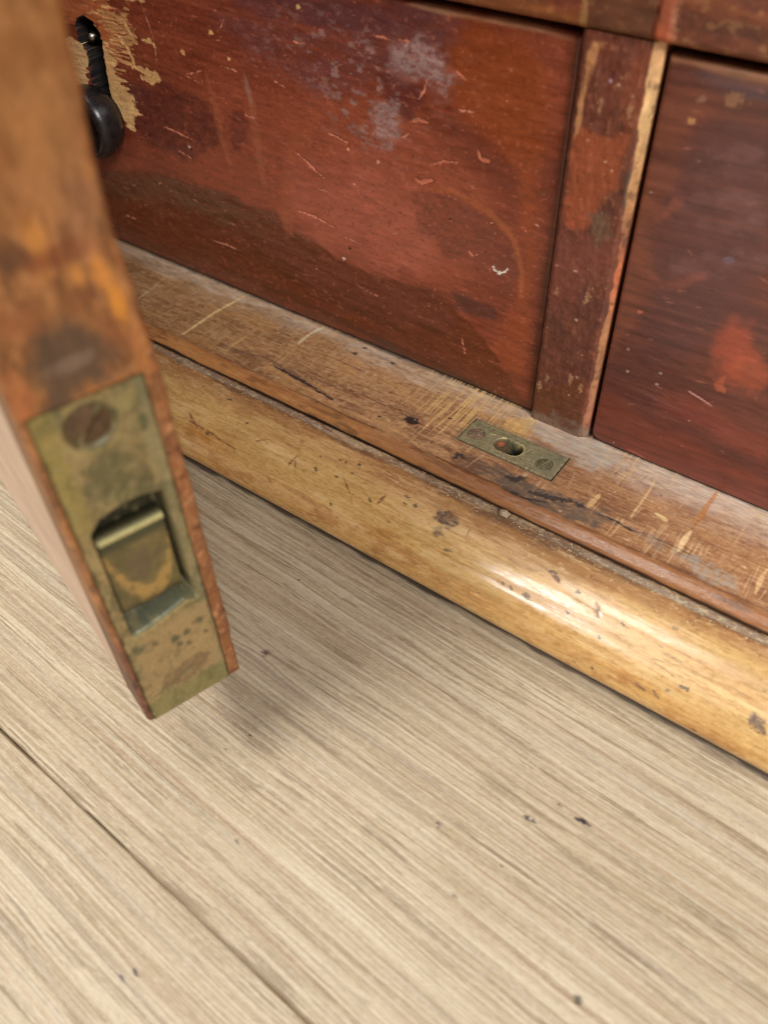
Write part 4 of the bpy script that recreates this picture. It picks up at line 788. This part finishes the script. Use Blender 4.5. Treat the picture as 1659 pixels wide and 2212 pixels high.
# ---- bolt plate in the free edge ----------------------------------------
P = Paint(axis(2.0, 34.0, 2, 34, .4, 1), axis(-.6, 143.8, -1, 145, .4, 1), (150, 128, 84), .42, .92)
U, V = P.U, P.V
a1 = fbm(U, V, 8, 14, 4, 1101); a2 = fbm(U, V, 3, 4, 4, 1111)
P.all(sstep(0, .6, a1) * .6, (160, 138, 92)); P.all(sstep(0, .6, -a1) * .6, (90, 84, 54)); P.all(sstep(.1, .7, a2) * .5, (176, 152, 104)); P.all(sstep(.1, .7, -a2) * .5, (78, 74, 48)); a5 = fbm(U, V, 1.0, 1.4, 3, 1151); P.all(sstep(.3, .8, a5) * .4, (70, 66, 44))
P.poly([(10, 104), (28, 104), (27, 120), (24, 129), (12, 122), (9, 112)], (90, 88, 56), .75, 6, 3, (5, 6), seed=3, tex=.3)
P.all((1 - sstep(6.5, 9, U + a2)) * sstep(90, 110, V) * .6, (150, 134, 66)); P.all(sstep(28, 31, U + a2) * .5, (134, 130, 96), .35)
P.poly([(22, 110), (27, 112), (26, 124), (23, 120)], (140, 118, 78), .6, 4, 1.5, (4, 4), seed=5); P.blob((30, 130), 1.4, 4, (78, 84, 52), .8, 0, .6, .3, seed=4); P.blob((27, 138), 3.6, 3.4, (160, 146, 92), .7, 0, .6, .3, seed=5)
P.poly([(4, 46), (33, 48), (33, 12), (4, 12)], (166, 138, 94), .8, 4, 2, (6, 6), .45, seed=6)
P.poly([(12, 20), (26, 24), (29, 16), (22, 11), (8, 14)], (118, 94, 64), .8, 3, 2, (5, 5), seed=7, tex=.3)
P.line([(4, 12), (12, 14), (20, 18), (26, 22)], 1.6, (112, 100, 64), .7, 1, .6, seed=3); P.all((1 - sstep(9, 12, V + 1.2 * a2)) * .7, (128, 122, 72), .35)
for (t_, z_, r_, c) in [(19, 37, 2.0, (80, 82, 52)), (23.5, 37, 1.6, (84, 84, 58)), (20, 33, 1.5, (84, 84, 56)), (23, 31, 1.2, (90, 84, 56)), (6, 42, 2.4, (84, 88, 64)), (12, 40, 1.0, (110, 96, 60)), (29, 40, 1.6, (92, 90, 60)), (15, 30, .8, (110, 96, 62)), (30, 32, .8, (80, 74, 50)), (24, 27, .6, (80, 74, 50)), (31, 26, .7, (120, 100, 60))]:
    P.blob((t_, z_), r_, r_ * 1.1, c, .85, 0, .5, .4, seed=int(z_), js=1.4)
# the finger recess, with its rolled lower lip
bot = 48.5 + 5.5 * np.sin(np.clip((U - 6) / 24, 0, 1) * math.pi) * .0 + np.interp(U, [6, 12, 20, 26, 31], [0, .6, 2.6, 4.6, 2.4])
topb = np.interp(U, [6, 10, 16, 22, 30], [99, 103.5, 105, 105.5, 103.5])
rec = sstep(6.0, 6.6, U) * (1 - sstep(29.8, 30.4, U)) * sstep(0, 1.4, V - bot) * (1 - sstep(-1.0, 0, V - topb))
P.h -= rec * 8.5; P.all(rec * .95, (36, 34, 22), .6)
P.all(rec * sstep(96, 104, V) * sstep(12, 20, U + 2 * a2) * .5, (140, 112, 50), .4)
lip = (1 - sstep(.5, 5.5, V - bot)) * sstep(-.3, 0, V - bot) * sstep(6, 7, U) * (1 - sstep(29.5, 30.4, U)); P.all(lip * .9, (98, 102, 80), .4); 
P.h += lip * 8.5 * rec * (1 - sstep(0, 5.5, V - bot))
P.all((1 - sstep(0, .8, np.abs(V - bot + .9))) * sstep(6, 8, U) * (1 - sstep(28, 30, U)) * .7, (176, 164, 112), .35)
e = np.minimum(U - 2.0, 34.0 - U); P.h -= .5 * (1 - sstep(0, .8, e)); P.all((1 - sstep(.2, 1.2, e + .3 * a2)) * .7, (72, 52, 32), .7)
# countersunk screw seat
rr = np.hypot((U - 16.6), (V - 135.0)); P.h -= 1.3 * (1 - sstep(5.6, 7.6, rr)); P.all((1 - sstep(6.6, 8.4, rr)) * .6, (74, 72, 46), .5)
P.all((1 - sstep(0, .9, np.abs(rr - 8.4))) * .45, (168, 150, 96), .35)
P.all(sstep(.2, .9, fbm(U, V, 2.2, 3, 3, 1131)) * .35, (160, 146, 100)); P.all(sstep(.2, .9, fbm(U, V, 3, 5, 3, 1141)) * .35, (78, 76, 48))
def plate_pos(U, V, h):
    w = -h + .15
    return A.x + wdir.x * w + tdir.x * U, A.y + wdir.y * w + tdir.y * U, V + A.z
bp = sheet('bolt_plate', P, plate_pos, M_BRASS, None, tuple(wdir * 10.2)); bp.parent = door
bp['label'] = 'olive tarnished brass flush bolt plate'
ME = Matrix(((tdir.x, 0, -wdir.x, 0), (tdir.y, 0, -wdir.y, 0), (0, 1, 0, 0), (0, 0, 0, 1)))
o_ = A + tdir * 16.6 + Vector((0, 0, 135.0)) + wdir * 1.3
screw(0, 0, 0, 6.4, math.radians(48), door, Matrix.Translation(o_ * MM) @ ME, dome=.9, mat=simple('screw_dark', (74, 56, 40), (112, 86, 60), .4, (1, 1, 1), 300, .3, .4))
# sliding thumb piece: a block with a raised bar across its top
P = Paint(axis(7.0, 28.4, 7, 30, .3, 1), axis(54.5, 92.5, 54, 93, .3, 1), (112, 98, 58), .4, .95)
U, V = P.U, P.V; a2 = fbm(U, V, 4, 5, 4, 1201)
P.all(sstep(0, .8, a2) * .4, (140, 120, 72)); P.all(sstep(0, .8, -a2) * .4, (80, 74, 44))
ux = (U - 18.5) / 11
dU = np.abs(V - (60 + 20 * ux ** 2)) ; P.all((1 - sstep(1.5, 6.0, dU + 3.4 * a2)) * .8, (178, 142, 78), .35); P.all(sstep(.1, .6, fbm(U, V, 2.5, 3, 3, 1211)) * .5, (92, 80, 50))
P.blob((17.5, 74), 5.0, 8.0, (104, 88, 62), .8, 0, .5, .3, seed=3, js=3); P.all(sstep(84, 86, V) * .9, (70, 68, 46), .55)
P.all(sstep(89.2, 90.4, V) * (1 - sstep(91.6, 92.4, V)) * .9, (196, 188, 128), .28)
bar = sstep(83.6, 84.4, V) * (1 - sstep(91.8, 92.4, V)); P.h += bar * (.7 + 1.2 * sstep(87.5, 90.5, V))
P.h -= 1.0 * (1 - sstep(54.5, 57, V)) + .8 * (1 - sstep(28.4, 29.6, 37 - U + 0)) * 0
P.all((1 - sstep(55, 60, V)) * .6, (60, 54, 32)); P.all((1 - sstep(0, 1.2, np.minimum(U - 7, 29.6 - U))) * .6, (66, 60, 36))
def slide_pos(U, V, h):
    w = 5.0 - h
    return A.x + wdir.x * w + tdir.x * U, A.y + wdir.y * w + tdir.y * U, V + A.z
bs = sheet('bolt_slide', P, slide_pos, M_BRASS, None, tuple(wdir * 3.4)); bs.parent = door

# ================================================================== loose bits
bm = bmesh.new(); R = random.Random(9)
bmesh.ops.create_icosphere(bm, subdivisions=3, radius=2.0 * MM)
for v in bm.verts:
    n = math.sin(v.co.x * 2100 + 1) * math.cos(v.co.y * 1700 + 2) * math.sin(v.co.z * 1900 + .5)
    v.co *= 1 + .28 * n; v.co.x *= 1.25; v.co.z *= .7
cx, cs = [(-115.7,2.7)][0]
yy, zz = mpos(np.array([cx]), np.array([cs]), np.array([0.0]))[1:]
bm.transform(Matrix.Translation((cx * MM, float(yy[0]) * MM, float(zz[0]) * MM + .0011)))
cb = bm_obj('dirt_crumb', bm, M_CRUMB, None, True)
tag(cb, 'grey-brown crumb of dirt lying in the groove of the moulding, below the brass plate', 'crumb')
# dust grains caught in the groove: nobody could count them
bm = bmesh.new(); R = random.Random(19)
def grain(x, y, z, r):
    mt = Matrix.Translation((x * MM, y * MM, z * MM)) @ Matrix.Rotation(R.uniform(0, 6), 4, 'Z') @ Matrix.Diagonal((r * MM, r * MM * R.uniform(.5, 1), r * MM * .6, 1))
    bmesh.ops.create_icosphere(bm, subdivisions=1, radius=1, matrix=mt)
for _ in range(340):
    x = R.uniform(-330, 30); s_ = abs(R.gauss(2.6, 2.2)) + .8
    if R.random() < .4: x = R.gauss(-100, 30); s_ = abs(R.gauss(4, 4)) + 1
    a_ = mpos(np.array([x]), np.array([s_]), np.array([0.0]))
    grain(x, float(a_[1][0]), float(a_[2][0]) + .1, R.uniform(.12, .32) if R.random() < .93 else R.uniform(.4, .6))
for _ in range(60):
    x = R.uniform(-330, 20); y = R.uniform(256, 304); grain(x, y, LZ + .1, R.uniform(.1, .28))
M_DUST = simple('pale_dust', (150, 140, 112), (200, 190, 160), .8, (1, 1, 1), 900)
dg = bm_obj('dust_grains', bm, M_DUST, None, True); tag(dg, 'pale dust grains scattered in the groove and on the ledge', 'dust', kind='stuff')
